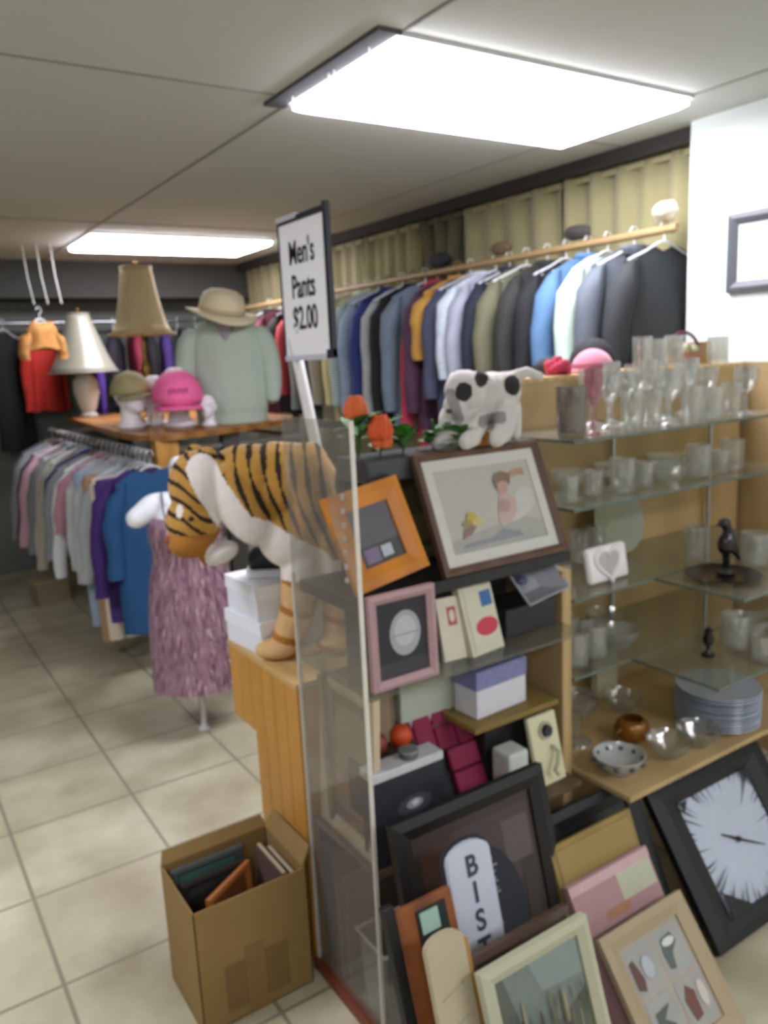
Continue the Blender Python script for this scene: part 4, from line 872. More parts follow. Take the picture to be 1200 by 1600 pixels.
# things stored below the lower shelf, seen through the acrylic
for i, (y, h, cc, lab) in enumerate(((1.64, 0.36, '#3a3434', 'dark framed panel stored low behind the acrylic side, at the back'), (1.595, 0.30, '#6d4a52', 'dusky maroon folder stored low behind the acrylic side'), (1.55, 0.33, '#4d4640', 'brown-black panel stored low behind the acrylic side, toward the front'))):
    slab('stored_panel', lab, 'panel', 0.845, 1.20, y, 0.0, h, 2, 0.012, M(cc, 0.6), M(cc, 0.5))
t = thing('clear_bin', 'clear plastic bin on the floor inside the acrylic side', 'bin', (0.945, 1.465, 0.0))
bm = new(); q = [(-0.095, -0.07), (0.095, -0.07), (0.095, 0.05), (-0.095, 0.05)]
skin(bm, [ring(bm, [(x*0.88, y*0.88, 0.003) for x, y in q]), ring(bm, [(x, y, 0.22) for x, y in q]), ring(bm, [(x*1.06, y*1.06, 0.222) for x, y in q])], True, False); obj('bin_body', bm, thin_glass('#eef0ee', 1.0, 0.22, '#d9d6d0'), t)
bm = new(); tube(bm, [(x*1.06, y*1.06, 0.224) for x, y in q+[q[0]]], 0.004, 6); obj('rim', bm, M('#c9c6c0', 0.4), t)

# ------------------------------------------------------------------ frames leaning on the floor before the shelf
ebony = M('#0f0e10', 0.5, var=0.1)
big = [(M('#3a2e2a', 0.6, var=0.2, scale=6), RECT), (M('#4d3526', 0.6), rect(0.05, 0.05, 0.3, 0.92)), (M('#453a38', 0.6), rect(0.30, 0.62, 0.97, 0.95)), (M('#59504e', 0.6), rect(0.72, 0.7, 0.95, 0.9)), (M('#20242c', 0.6), el(0.55, 0.45, 0.28, 0.38)), (M('#39322f', 0.6), rect(0.84, 0.1, 0.97, 0.7))]
frame('framed_picture', 'large black picture frame with dark brown interior leaning behind the others', 'picture frame', 0.838, 1.288, 1.20, 0.001, 0.610, 14, 0.048, 0.026, ebony, big)
# white arched sign with letters down its length
t = thing('arched_sign', 'white round-topped wooden sign lettered BIST downward', 'sign', (0.955, 1.075, 0.001), (-math.radians(13), 0, 0.02))
def arch_poly(w_, h, r):
    pts = [(-w_/2, 0), (w_/2, 0)]; n = 8
    for k in range(n+1):
        a = PI*k/n; pts.append((w_/2*math.cos(a), h-r+r*math.sin(a)))
    return pts
bm = new(); prism(bm, arch_poly(0.115, 0.592, 0.03), 0, 0.014); obj('sign_board', bm, M('#c6ccd8', 0.6, var=0.04), t)
bm = new(); prism(bm, arch_poly(0.127, 0.598, 0.033), 0.0135, 0.020); obj('backing', bm, M('#22252e', 0.6), t)
lk = M('#3d4350', 0.6)
for s, z in (('B', 0.540), ('I', 0.482), ('S', 0.422), ('T', 0.362)):
    text('sign_letter', s, lk, t, (0.002, -0.0012, z), (PI/2, 0, 0), 0.062, 0.92, 0.0016)
t = thing('ragged_trim', 'frayed pale ribbon hanging along the right of the arched sign', 'ribbon', (1.030, 1.115, 0.001), (-math.radians(13), 0, 0))
bm = new(); fr = random.Random(9)
tube(bm, [(0.0, 0, 0.0), (0.002, 0, 0.2), (-0.002, 0, 0.40), (0, 0, 0.52)], 0.004, 6)
for k in range(40):
    z = 0.30+0.006*k*0.9; x = fr.choice((-1, 1))*fr.uniform(0.006, 0.018); tube(bm, [(0, 0, z), (x, -0.003, z+fr.uniform(-0.01, 0.012))], 0.002, 5)
obj('ribbon', bm, M('#6e7079', 0.8, hex2='#a9abb2', scale=40), t)
# rust-brown panel with a mint patch
rust = M('#6a3a1c', 0.6, kind='wood', scale=4, hex2='#8c5022', stretch=(1, 1, 3))
t = thing('rust_plaque', 'rusty brown wooden plaque with a mint square, at the left of the floor pile', 'plaque', (0.785, 0.965, 0.001), (-math.radians(17), 0, 0))
bm = new(); box(bm, -0.066, 0.066, 0, 0.016, 0, 0.585, 0.002); obj('board', bm, rust, t)
bm = new(); box(bm, -0.024, 0.046, -0.003, 0, 0.50, 0.57); obj('dark_label', bm, M('#15211d', 0.6), t)
bm = new(); box(bm, -0.018, 0.024, -0.006, -0.003, 0.525, 0.565); obj('mint_patch', bm, M('#9fc0b0', 0.6), t)
bm = new(); box(bm, -0.09, -0.066, 0.0, 0.02, 0, 0.60, 0.002); obj('black_edge', bm, M('#111112', 0.5), t)
t = thing('cream_tablet', 'cream tablet-shaped sign with faint slanted lines before the rusty plaque', 'sign', (0.762, 0.895, 0.001), (-math.radians(15), 0, 0.0))
bm = new(); prism(bm, arch_poly(0.085, 0.575, 0.022), 0, 0.014); obj('tablet', bm, M('#b0a688', 0.6, var=0.05), t)
for k in range(7):
    bm = new(); prism(bm, [(-0.028, 0.10+0.06*k), (0.026, 0.115+0.06*k), (0.026, 0.118+0.06*k), (-0.028, 0.103+0.06*k)], -0.0012, 0); obj('faint_line', bm, M('#a39a80', 0.7), t)
bm = new(); prism(bm, [(0.0425, 0.0), (0.052, 0.0), (0.052, 0.545), (0.0425, 0.553)], 0.001, 0.013); obj('tan_edge', bm, M('#a5793f', 0.6), t)
# cream frame with a grey-green landscape
land = [(M('#565c52', 0.6, var=0.25, scale=9), RECT), (M('#6c7770', 0.6, var=0.2, scale=14), [(0.2, 0.8), (0.55, 0.7), (1, 0.78), (1, 1), (0.1, 1)]), (M('#7b8882', 0.6), [(0.5, 0.86), (1, 0.84), (1, 1), (0.4, 1)]), (M('#454a3a', 0.6, scale=20), [(0, 0), (1, 0), (1, 0.5), (0.8, 0.62), (0.6, 0.52), (0.4, 0.66), (0.2, 0.55), (0.0, 0.7)])]
fr2 = random.Random(3)
for k in range(70):
    u, v = fr2.uniform(0.05, 0.95), fr2.uniform(0.30, 0.80); land.append((M(fr2.choice(('#7d7858', '#34382c', '#6a6544', '#8a866c', '#40453a', '#5c624e')), 0.6), el(u, v, fr2.uniform(0.006, 0.022), fr2.uniform(0.03, 0.11), 10)))
for k in range(9):
    u = fr2.uniform(0.05, 0.6); land.append((M('#3d4138', 0.6), [(u, 0.6), (u+0.012, 0.6), (u+0.006+fr2.uniform(-0.02, 0.02), fr2.uniform(0.8, 0.95))]))
frame('framed_picture', 'cream framed grey-green landscape picture at the front of the floor pile', 'picture frame', 0.795, 1.070, 0.845, 0.001, 0.510, 17.5, 0.030, 0.022, M('#adae92', 0.5, var=0.04), land)
frame('framed_picture', 'dark bronze frame edge showing above the cream landscape frame', 'picture frame', 0.815, 1.085, 0.915, 0.001, 0.485, 17.5, 0.03, 0.02, M('#4a3626', 0.4), [(M('#3a2c22', 0.6), RECT)])
# cream frame with four small pictures
tile = lambda u0, v0: [(M('#9a9a94', 0.6, var=0.15, scale=12), rect(u0, v0, u0+0.44, v0+0.44))]
four = [(M('#a59d8c', 0.7), RECT)]
for u0, v0 in ((0.04, 0.53), (0.52, 0.53), (0.04, 0.05), (0.52, 0.05)): four += tile(u0, v0)
four += [(M('#5d4038', 0.6), [(0.06, 0.60), (0.16, 0.56), (0.20, 0.66), (0.14, 0.86), (0.07, 0.84)]), (M('#55605c', 0.6), [(0.60, 0.60), (0.68, 0.58), (0.72, 0.72), (0.84, 0.80), (0.80, 0.90), (0.62, 0.88), (0.58, 0.74)]), (M('#c4cac2', 0.6), el(0.72, 0.83, 0.10, 0.04, 14)),
         (M('#50564f', 0.6), [(0.10, 0.12), (0.30, 0.10), (0.34, 0.2), (0.22, 0.28), (0.36, 0.38), (0.12, 0.36)]), (M('#6a443a', 0.6), [(0.62, 0.10), (0.74, 0.12), (0.76, 0.34), (0.66, 0.42), (0.58, 0.30)]), (M('#a9b0b4', 0.6), el(0.30, 0.74, 0.08, 0.10)), (M('#c2b8ae', 0.6), el(0.86, 0.28, 0.06, 0.12))]
frame('framed_picture', 'cream frame holding four small pictures, lowest at right of the floor pile', 'picture frame', 1.250, 1.545, 0.930, 0.001, 0.315, 37.5, 0.042, 0.020, M('#a09070', 0.55, var=0.05), four)
# pink book with a green patch
pkm = M('#a88485', 0.6, var=0.04)
book('dusty pink book with a pale green patch behind the four-picture frame', 1.262, 1.548, 1.035, 0.001, 0.372, 0.020, 29.5, pkm, [(pkm, RECT), (M('#b4b69c', 0.6), rect(0.55, 0.76, 0.98, 0.93)), (M('#a8795a', 0.6), rect(0.30, 0.70, 0.60, 0.76)), (M('#c4a3a4', 0.6), rect(0.0, 0.93, 1, 0.99))])
slab('tan_board', 'tan wooden board standing behind the dusty pink book', 'board', 1.262, 1.556, 1.115, 0.001, 0.430, 22, 0.014, M('#90793f', 0.5, kind='wood', scale=2, var=0.1, stretch=(1, 1, 4)), M('#988048', 0.5, var=0.1, scale=4))
frame('framed_picture', 'black frame behind the tan board, left of the sunburst clock', 'picture frame', 1.318, 1.665, 1.185, 0.001, 0.452, 24, 0.05, 0.022, ebony, [(M('#101012', 0.4), RECT)])
# clock with a white burst in a wide black frame
burst = [(M('#b6bfcc', 0.6, var=0.05), RECT)]
fb = random.Random(12); dkm = M('#101114', 0.5)
for k in range(44):
    a = 2*PI*(k+fb.uniform(-0.4, 0.4))/44; r0_ = fb.uniform(0.30, 0.52); wdg = fb.uniform(0.006, 0.022)
    if -2.2 < a-2*PI < -0.35 or a > PI*1.12: r0_ *= 0.92; wdg *= 1.5
    def edge(aa):
        cx_, sy_ = math.cos(aa), math.sin(aa); q = min(0.5/max(abs(cx_), 1e-6), 0.5/max(abs(sy_), 1e-6)); return (0.5+q*cx_, 0.5+q*sy_)
    if max(abs(0.5-edge(a)[0]), abs(0.5-edge(a)[1]))*0+math.hypot(edge(a)[0]-0.5, edge(a)[1]-0.5) < r0_+0.03: continue
    burst.append((dkm, [(0.5+r0_*math.cos(a), 0.5+r0_*math.sin(a)), edge(a-wdg), edge(a+wdg)]))
for (c0, c1, c2) in (((0, 0), (0.30, 0), (0, 0.22)), ((1, 0), (1, 0.30), (0.62, 0)), ((0, 1), (0, 0.9), (0.1, 1)), ((1, 1), (0.85, 1), (1, 0.82))):
    burst.append((dkm, [c0, c1, c2]))
t = frame('burst_clock', 'square clock with white burst face in a wide black frame leaning on the floor', 'clock', 1.690, 2.215, 1.10, 0.001, 0.425, 35, 0.098, 0.026, ebony, burst, fwid_tb=0.055)
bm = new(); c0 = (0, -0.016, 0.2125)
tube(bm, [c0, (-0.055, -0.016, 0.245)], [0.004, 0.002], 6); obj('hour_hand', bm, M('#15161a', 0.4), t)
bm = new(); tube(bm, [c0, (0.09, -0.0165, 0.165)], [0.0035, 0.0015], 6); obj('minute_hand', bm, M('#15161a', 0.4), t)
bm = new(); tube(bm, [(0, -0.012, 0.2125), (0, -0.020, 0.2125)], 0.008, 12); obj('hub', bm, M('#15161a', 0.4), t)

# ------------------------------------------------------------------ cardboard box on the floor
card = M('#8f7443', 0.8, var=0.08, scale=10)
t = thing('cardboard_box', 'open cardboard box on the tile floor beside the wooden counter', 'cardboard box', (0.640, 1.782, 0), (0, 0, 0.0))
bm = new(); a, b_, h = 0.15, 0.118, 0.335
box(bm, -a, a, -b_, b_, 0, 0.004)
obj('bottom', bm, card, t)
for nm, q in (('side_wall', (-a, -a+0.004, -b_, b_)), ('side_wall', (a-0.004, a, -b_, b_)), ('side_wall', (-a, a, -b_, -b_+0.004)), ('side_wall', (-a, a, b_-0.004, b_))):
    bm = new(); box(bm, *q, 0.0, h, 0.001); obj(nm, bm, card, t)
bm = new(); box(bm, -0.085, 0.085, -b_-0.0012, -b_+0.0, 0.03, 0.16); obj('label_patch', bm, M('#7d6236', 0.8), t)
bm = new(); box(bm, -0.03, 0.02, -b_-0.0018, -b_-0.0008, 0.0, 0.19); obj('packing_tape', bm, M('#86693a', 0.35), t)
bm = new()
v = [bm.verts.new(p) for p in ((a-0.004, -b_*0.95, h), (a-0.004, b_*0.95, h), (a+0.022, b_*0.9, h+0.045), (a+0.022, -b_*0.9, h+0.045))]; bm.faces.new(v); o = obj('flap', bm, card, t); s = o.modifiers.new('th', 'SOLIDIFY'); s.thickness = 0.004
bm = new()
v = [bm.verts.new(p) for p in ((-a, b_-0.004, h), (a, b_-0.004, h), (a-0.01, b_+0.012, h+0.03), (-a+0.01, b_+0.012, h+0.03))]; bm.faces.new(v); o = obj('flap', bm, card, t); s = o.modifiers.new('th', 'SOLIDIFY'); s.thickness = 0.004
BX = [('slate', '#4a5250', 'slate-green framed panel at the back of the cardboard box', 0.505, 0.70, 1.868, 0.02, 0.325, 0, 0.0, '#3f6a60'),
      ('dark', '#2b2726', 'black framed panel second from the back in the cardboard box', 0.515, 0.70, 1.838, 0.02, 0.300, 0, 0.03, '#333031'),
      ('orange', '#a4642c', 'orange-brown wooden frame slanting across the cardboard box', 0.545, 0.72, 1.765, 0.02, 0.300, 4, 0.55, '#6e3f1c')]
for k, (n_, cc, lab, x0, x1, y0, z0, hh, le, rz, c2) in enumerate(BX):
    frame('framed_picture', lab, 'picture frame', x0, x1, y0, z0-0.014, hh, le, 0.02, 0.014, M(cc, 0.5), [(M(c2, 0.6), RECT)], rz=rz)
for k, (x, cc, lab) in enumerate(((0.725, '#5d4a44', 'brown slim book on edge at the right side in the cardboard box'), (0.755, '#2f2b30', 'black slim book on edge at the far right in the cardboard box'))):
    t = thing('book', lab, 'book', (x, 1.75, 0.005), (0, 0.04, 0), 'books in the cardboard box')
    bm = new(); box(bm, -0.007, 0.007, -0.07, 0.09, 0, 0.325-0.02*k, 0.002); obj('cover', bm, M(cc, 0.6), t)
    bm = new(); box(bm, -0.005, 0.005, -0.068, 0.0885, 0.002, 0.326-0.02*k); obj('pages', bm, M('#b3a68c', 0.8), t)

# ------------------------------------------------------------------ top of the gift shelf: plush cow, artificial flowers
TZ = 1.367
cw = thing('plush_cow', 'black and white plush cow lying on the gift shelf top', 'plush toy', (1.25, 1.615, TZ), (0, 0, -YAW))
cw.scale = (0.82, 1, 1)
def Q(u, z, d=0): return (u, d, z-TZ)
cs = [('e', Q(0.13, 1.475, 0.03), (0.10, 0.07, 0.075), (0, -0.2, 0)), ('e', Q(0.05, 1.43, 0.01), (0.075, 0.065, 0.06)), ('e', Q(0.19, 1.50, 0.03), (0.05, 0.05, 0.05)),
      ('e', Q(0.055, 1.505, -0.015), (0.062, 0.055, 0.056)), ('e', Q(0.022, 1.470, -0.04), (0.036, 0.034, 0.036)), ('e', Q(0.105, 1.535, -0.02), (0.04, 0.018, 0.018), (0, 0.2, 0)), ('e', Q(0.025, 1.535, 0.02), (0.014, 0.025, 0.018)),
      ('c', [Q(0.05, 1.425, -0.02), Q(0.0, 1.395, -0.05), Q(-0.035, 1.387, -0.06)], [0.036, 0.028, 0.024]), ('c', [Q(0.09, 1.425, -0.03), Q(0.07, 1.395, -0.07), Q(0.045, 1.387, -0.09)], [0.034, 0.026, 0.022]),
      ('c', [Q(0.18, 1.45, -0.02), Q(0.165, 1.40, -0.05), Q(0.14, 1.388, -0.07)], [0.04, 0.03, 0.023]), ('c', [Q(0.21, 1.45, 0.05), Q(0.22, 1.39, 0.05)], [0.035, 0.024]), ('c', [Q(0.20, 1.53, 0.03), Q(0.26, 1.545, 0.03), Q(0.30, 1.53, 0.03)], [0.018, 0.014, 0.012])]
def ccol(c, n):
    u, z = c.x, c.z+TZ
    for (a, b_, r) in ((0.048, 1.507, 0.026), (0.105, 1.535, 0.022), (0.205, 1.515, 0.028)):
        if math.hypot(u-a, (z-b_)*1.1) < r: return 1
    if seg_d(u, z, (0.01, 1.50), (0.03, 1.44)) < 0.016 or seg_d(u, z, (0.10, 1.43), (0.16, 1.44)) < 0.014: return 2
    return 0
blob('body', cs, 0.005, [M('#c9c5bf', 0.95, var=0.10, scale=14, bump=0.3, sheen=0.3), M('#2b2a2a', 0.95), M('#8d8a87', 0.9)], ccol, cw, 5)
bm = new(); ball(bm, Q(0.03, 1.495, -0.062), 0.006, 10); obj('eye', bm, M('#0d0d0d', 0.1), cw, True)
bm = new(); ball(bm, Q(0.004, 1.462, -0.066), 0.010, 10, sc=(1.2, 0.7, 0.7)); obj('nose', bm, M('#3a3434', 0.4), cw, True)

leaf_m = [M('#3c7a22', 0.6, var=0.2), M('#2c5c1c', 0.6, var=0.2), M('#5c9a48', 0.6, var=0.15)]
def leaf(bm, p, d, ln, wd, mi=0):
    d = Vector(d).normalized(); s = d.cross(Vector((0, 0, 1)));  s = s.normalized() if s.length > 1e-3 else Vector((1, 0, 0)); n = s.cross(d)
    rows = []
    for k in range(6):
        v = k/5; w_ = wd*math.sin(PI*min(0.98, 0.06+v*0.92)); c = Vector(p)+d*ln*v-Vector((0, 0, 0.25*ln*v*v))
        rows.append([bm.verts.new(c-s*w_+n*0.12*w_), bm.verts.new(c-n*0.15*w_), bm.verts.new(c+s*w_+n*0.12*w_)])
    for a, b_ in zip(rows, rows[1:]):
        for i in range(2): f = bm.faces.new((a[i], a[i+1], b_[i+1], b_[i])); f.material_index = mi
def flower_stem(label, loc, seed, ht, blooms, rz=0.0):
    rr = random.Random(seed); t = thing('artificial_flower', label, 'artificial flower', loc, (0, 0, rz), 'artificial flowers on the gift shelf')
    bm = new(); tube(bm, [(0, 0, 0), (0.01, 0, ht*0.5), (0, 0, ht)], 0.003, 6); obj('stem', bm, leaf_m[1], t)
    bm = new()
    for k in range(11):
        a = rr.uniform(0, 2*PI); leaf(bm, (0, 0, ht*rr.uniform(0.1, 0.7)), (math.cos(a), math.sin(a), rr.uniform(0.25, 1.4)), rr.uniform(0.05, 0.085), rr.uniform(0.014, 0.024), rr.randrange(3))
    obj('leaves', bm, leaf_m, t, True)
    for (x, y, z, r, hx) in blooms:
        bm = new()
        for ringi, (pr, n_, tz) in enumerate(((1.0, 7, 0.25), (0.7, 6, 0.6), (0.4, 5, 0.9))):
            for k in range(n_):
                a = 2*PI*k/n_+ringi*0.4; ball(bm, (x+r*0.55*pr*math.cos(a), y+r*0.55*pr*math.sin(a), z+r*0.9*tz), r*0.48, 8, sc=(0.9, 0.9, 1.5))
        obj('bloom', bm, M(hx, 0.7, var=0.15, scale=30), t, True)
    return t
flower_stem('orange artificial flower nearest the left edge of the gift shelf top', (0.985, 1.62, TZ-0.001), 1, 0.12, [(0, 0, 0.105, 0.032, '#d0622c')])
flower_stem('orange artificial flower beside the acrylic edge with a tall green leaf', (1.035, 1.60, TZ), 2, 0.10, [(-0.01, -0.02, 0.055, 0.034, '#c9501e'), (0.0, -0.01, 0.03, 0.028, '#d4602a')])
flower_stem('green leafy sprig beside the orange artificial flowers', (1.10, 1.60, TZ), 3, 0.05, [])
flower_stem('dark green leafy sprig left of the plush cow', (1.185, 1.59, TZ), 4, 0.075, [])
flower_stem('leafy sprig with a small amber bloom under the plush cow', (1.245, 1.56, TZ), 6, 0.05, [(0.04, -0.01, 0.012, 0.024, '#b5761f'), (0.075, -0.008, 0.010, 0.02, '#c0842c')])

# ------------------------------------------------------------------ glassware display
GX0, GF, GB = 1.545, 1.46, 1.795
ply = M('#b2986a', 0.55, kind='wood', scale=1.4, var=0.08, stretch=(1, 1, 4))
t = thing('bookcase', 'tan wooden bookcase whose flat back stands behind the glass shelves', 'bookcase', (2.18, 1.905, 0))
bm = new(); box(bm, -0.605, 0.62, -0.105, -0.095, 0, 1.50); obj('back_panel', bm, ply, t)
bm = new(); box(bm, -0.605, -0.587, -0.095, 0.105, 0, 1.50); obj('side_panel', bm, ply, t); bm = new(); box(bm, 0.602, 0.62, -0.095, 0.105, 0, 1.50); obj('side_panel', bm, ply, t)
bm = new(); box(bm, 0.640, 0.655, -0.85, 0.105, 0, 1.516); obj('return_board', bm, ply, t)
bm = new(); box(bm, -0.61, 0.639, -0.105, 0.11, 1.50, 1.516, 0.002); obj('top_board', bm, M('#c4a670', 0.5, kind='wood', scale=1.6, var=0.1, stretch=(5, 1, 1)), t)
for z in (0.05, 0.5, 1.0):
    bm = new(); box(bm, -0.587, 0.602, -0.095, 0.10, z, z+0.018); obj('shelf', bm, ply, t)
LV = (1.362, 1.180, 0.930, 0.706)
gl_edge = M('#5a6a60', 0.2)
t = thing('glass_display', 'glass shelf display for glassware in front of the tan bookcase back', 'glass shelves', (GX0, GF, 0))
for z in LV:
    bm = new(); box(bm, 0, 1.05, 0, GB-GF-0.003, z-0.007, z-0.001); so = obj('shelf', bm, glass, t)
    bm = new(); box(bm, 0, 1.05, -0.0015, 0.0, z-0.008, z-0.0005); box(bm, -0.0015, 0.0, 0, GB-GF-0.003, z-0.008, z-0.0005); obj('polished_edge', bm, gl_edge, so)
for (x1_, z) in ((0.33, 0.930), (0.235, 0.706)):
    bm = new(); box(bm, x1_, 1.05, -0.285, -0.004, z-0.007, z-0.001); so = obj('shelf', bm, glass, t)
    bm = new(); box(bm, x1_, 1.05, -0.2865, -0.285, z-0.008, z-0.0005); box(bm, x1_-0.0015, x1_, -0.285, -0.004, z-0.008, z-0.0005); obj('polished_edge', bm, gl_edge, so)
bm = new(); box(bm, -0.005, 1.05, -0.20, GB-GF-0.003, 0.425, 0.441, 0.002); obj('bottom_board', bm, ply, t)
for (x, y) in ((1.03, -0.28), (1.03, 0.0), (1.03, 0.31), (0.52, 0.318)):
    bm = new(); tube(bm, [(x, y, 0.0), (x, y, 1.36)], 0.008, 8); obj('upright', bm, M('#b9bcbc', 0.3, 0.9), t, True)
bm = new(); box(bm, 0.0, 1.05, 0.24, 0.256, 0.0, 0.425); obj('kick_board', bm, ply, t)

clear = thin_glass('#f5f6f4', 3.2, 0.07, '#e4e6e2')
frost = thin_glass('#eff0ec', 3.0, 0.17, '#dcddd8')
def tumbler(r, h, tap=0.88, seg=20, bm=None):
    bm = bm or new(); skinp = [(r*tap*0.9, 0), (r*tap, 0.004), (r, h), (r-0.003, h), (r*tap-0.003, 0.012), (0.004, 0.010)]
    lathe(bm, skinp, seg); return bm
def goblet(r, h, seg=20):
    bm = new(); lathe(bm, [(r*0.85, 0), (r*0.8, 0.004), (0.008, 0.012), (0.006, h*0.42), (0.012, h*0.47), (r*0.8, h*0.62), (r, h*0.8), (r*0.92, h), (r*0.88, h), (r*0.93, h*0.8), (r*0.7, h*0.63), (0.004, h*0.52)], seg); return bm
def bowl_bm(r, h, seg=28, wob=0.0, k=10):
    bm = new(); lathe(bm, [(r*0.45, 0), (r*0.48, 0.006), (r*0.8, h*0.45), (r, h), (r*0.96, h), (r*0.75, h*0.48), (r*0.4, 0.012), (0.004, 0.011)], seg, wob=wob, k=k); return bm
protos = {}
def glassware(kind, label, cat, loc, group, s=1.0, mat=None):
    key = (kind, mat.name if mat else '')
    if key not in protos:
        bm = {'tumbler': lambda: tumbler(0.034, 0.11), 'small_tumbler': lambda: tumbler(0.029, 0.075, 0.82), 'goblet': lambda: goblet(0.040, 0.155), 'flute': lambda: goblet(0.028, 0.19),
              'mug': lambda: tumbler(0.040, 0.10, 0.97), 'vase': lambda: None, 'bowl': lambda: bowl_bm(0.065, 0.055, wob=0.04)}[kind]()
        me_o = obj('tmp_'+kind, bm, mat or clear, None, True); protos[key] = me_o.data; bpy.data.objects.remove(me_o)
    nm = {'small_tumbler': 'short_glass', 'tumbler': 'drinking_glass', 'goblet': 'stemmed_glass', 'flute': 'champagne_flute', 'mug': 'glass_mug', 'bowl': 'glass_bowl'}[kind]
    o = bpy.data.objects.new(nm, protos[key]); COL.objects.link(o); o.location = loc; o.scale = (s, s, s); o.rotation_euler = (0, 0, rnd.uniform(0, 6))
    tag(o, label, cat, group); return o
LVN = ('top', 'second', 'third', 'fourth')
def lay(level, spec, group):
    z = LV[level]
    for (kind, x, y, lab, *m) in spec: glassware(kind, lab, 'glass' if 'bowl' not in kind else 'bowl', (x, y, z), group, m[1] if len(m) > 1 else 1.0, m[0] if m else None)
pink_g = thin_glass('#ead2d6', 2.0, 0.16, '#d0a8b2'); smoke = thin_glass('#d6d3cf', 3.0, 0.16, '#a8a49e')
lay(0, [('tumbler', 1.600, 1.52, 'smoky grey tumbler at the left end of the top glass shelf', smoke, 1.25), ('flute', 1.695, 1.53, 'pink-tinted tall glass second from the left on the top glass shelf', pink_g, 0.95),
        ('tumbler', 1.83, 1.51, 'clear tumbler third from the left in the front row of the top shelf'), ('tumbler', 1.92, 1.515, 'clear tumbler fourth from the left in the front row of the top shelf'),
        ('goblet', 2.01, 1.52, 'clear stemmed glass fifth from the left in the front row of the top shelf'), ('tumbler', 2.10, 1.51, 'clear tumbler sixth from the left in the front row of the top shelf'), ('mug', 2.20, 1.52, 'frosted glass mug seventh from the left in the front row of the top shelf', frost),
        ('tumbler', 2.30, 1.51, 'clear tumbler near the right picture edge on the top shelf'), ('goblet', 2.39, 1.52, 'clear stemmed glass at the right picture edge on the top shelf'),
        ('goblet', 1.86, 1.62, 'clear stemmed glass behind the third tumbler on the top shelf'), ('goblet', 1.95, 1.63, 'clear stemmed glass behind the fourth tumbler on the top shelf', clear, 1.05), ('flute', 2.04, 1.62, 'clear flute behind the fifth glass on the top shelf'), ('goblet', 2.14, 1.63, 'frosted stemmed glass in the second row of the top shelf', frost), ('flute', 2.24, 1.62, 'clear flute in the second row of the top shelf'),
        ('goblet', 2.34, 1.63, 'clear stemmed glass far right in the second row of the top shelf'),
        ('goblet', 1.90, 1.72, 'frosted stemmed glass in the back row left on the top shelf', frost, 1.1), ('flute', 2.00, 1.73, 'frosted flute in the back row of the top shelf', frost), ('goblet', 2.11, 1.72, 'clear stemmed glass in the back row middle of the top shelf', clear, 1.15), ('flute', 2.23, 1.73, 'clear flute in the back row right on the top shelf'), ('goblet', 2.36, 1.72, 'frosted stemmed glass in the back row far right on the top shelf', frost, 1.1)], 'glasses on the top glass shelf')
lay(1, [('small_tumbler', 1.62, 1.55, 'short glass at the left end of the second glass shelf', frost), ('small_tumbler', 1.73, 1.56, 'short clear glass second from left on the second glass shelf'), ('mug', 1.84, 1.55, 'clear glass mug third from left on the second glass shelf'), ('small_tumbler', 1.95, 1.56, 'short frosted glass fourth from left on the second glass shelf', frost), ('bowl', 2.08, 1.57, 'clear scalloped bowl in the middle of the second glass shelf'),
        ('mug', 2.21, 1.56, 'frosted glass mug right on the second glass shelf', frost), ('small_tumbler', 2.31, 1.55, 'short frosted glass near the right picture edge on the second shelf', frost), ('mug', 2.40, 1.57, 'clear mug at the right picture edge on the second glass shelf'), ('bowl', 1.78, 1.70, 'clear scalloped bowl at the back left of the second glass shelf'), ('bowl', 1.98, 1.70, 'frosted scalloped bowl at the back of the second glass shelf', frost), ('bowl', 2.24, 1.71, 'frosted bowl at the back right of the second glass shelf', frost)], 'glasses on the second glass shelf')
lay(2, [('small_tumbler', 1.60, 1.56, 'short clear glass left of the white heart dish'), ('small_tumbler', 1.64, 1.68, 'short glass behind the white heart dish', frost), ('tumbler', 1.82, 1.70, 'clear tumbler at the back between heart dish and green platter'), ('tumbler', 1.92, 1.72, 'frosted tumbler at the back of the third glass shelf', frost),
        ('mug', 2.20, 1.35, 'frosted glass mug right of the dark bird figure', frost), ('tumbler', 2.12, 1.50, 'clear tumbler behind the dark bird figure'), ('mug', 2.24, 1.22, 'clear mug nearest the front right on the third shelf')], 'glasses on the third glass shelf')
lay(3, [('mug', 1.62, 1.53, 'clear mug at the left end of the fourth glass shelf', frost), ('mug', 1.71, 1.54, 'frosted mug second from left on the fourth glass shelf', frost), ('bowl', 1.83, 1.55, 'frosted scalloped bowl third from left on the fourth glass shelf', frost), ('bowl', 1.92, 1.68, 'clear bowl at the back of the fourth glass shelf'), ('small_tumbler', 1.76, 1.68, 'short frosted glass at the back of the fourth glass shelf', frost),
        ('mug', 2.08, 1.33, 'frosted mug beside the small dark figure on the fourth shelf', frost), ('bowl', 2.20, 1.36, 'frosted bowl right of the small dark figure', frost), ('small_tumbler', 2.04, 1.22, 'short clear glass at the front of the fourth shelf')], 'glasses on the fourth glass shelf')
TB = 1.5165
for i, (k, x, y, lab, m) in enumerate((('tumbler', 2.28, 1.84, 'clear tumbler left in the row on the bookcase top', clear), ('mug', 2.36, 1.85, 'frosted mug second in the row on the bookcase top', frost), ('tumbler', 2.45, 1.84, 'frosted tumbler third in the row on the bookcase top', frost), ('mug', 2.72, 1.85, 'frosted mug right of the wicker basket on the bookcase top', frost))):
    glassware(k, lab, 'glass', (x, y, TB), 'glasses on the bookcase top', 1.0, m)

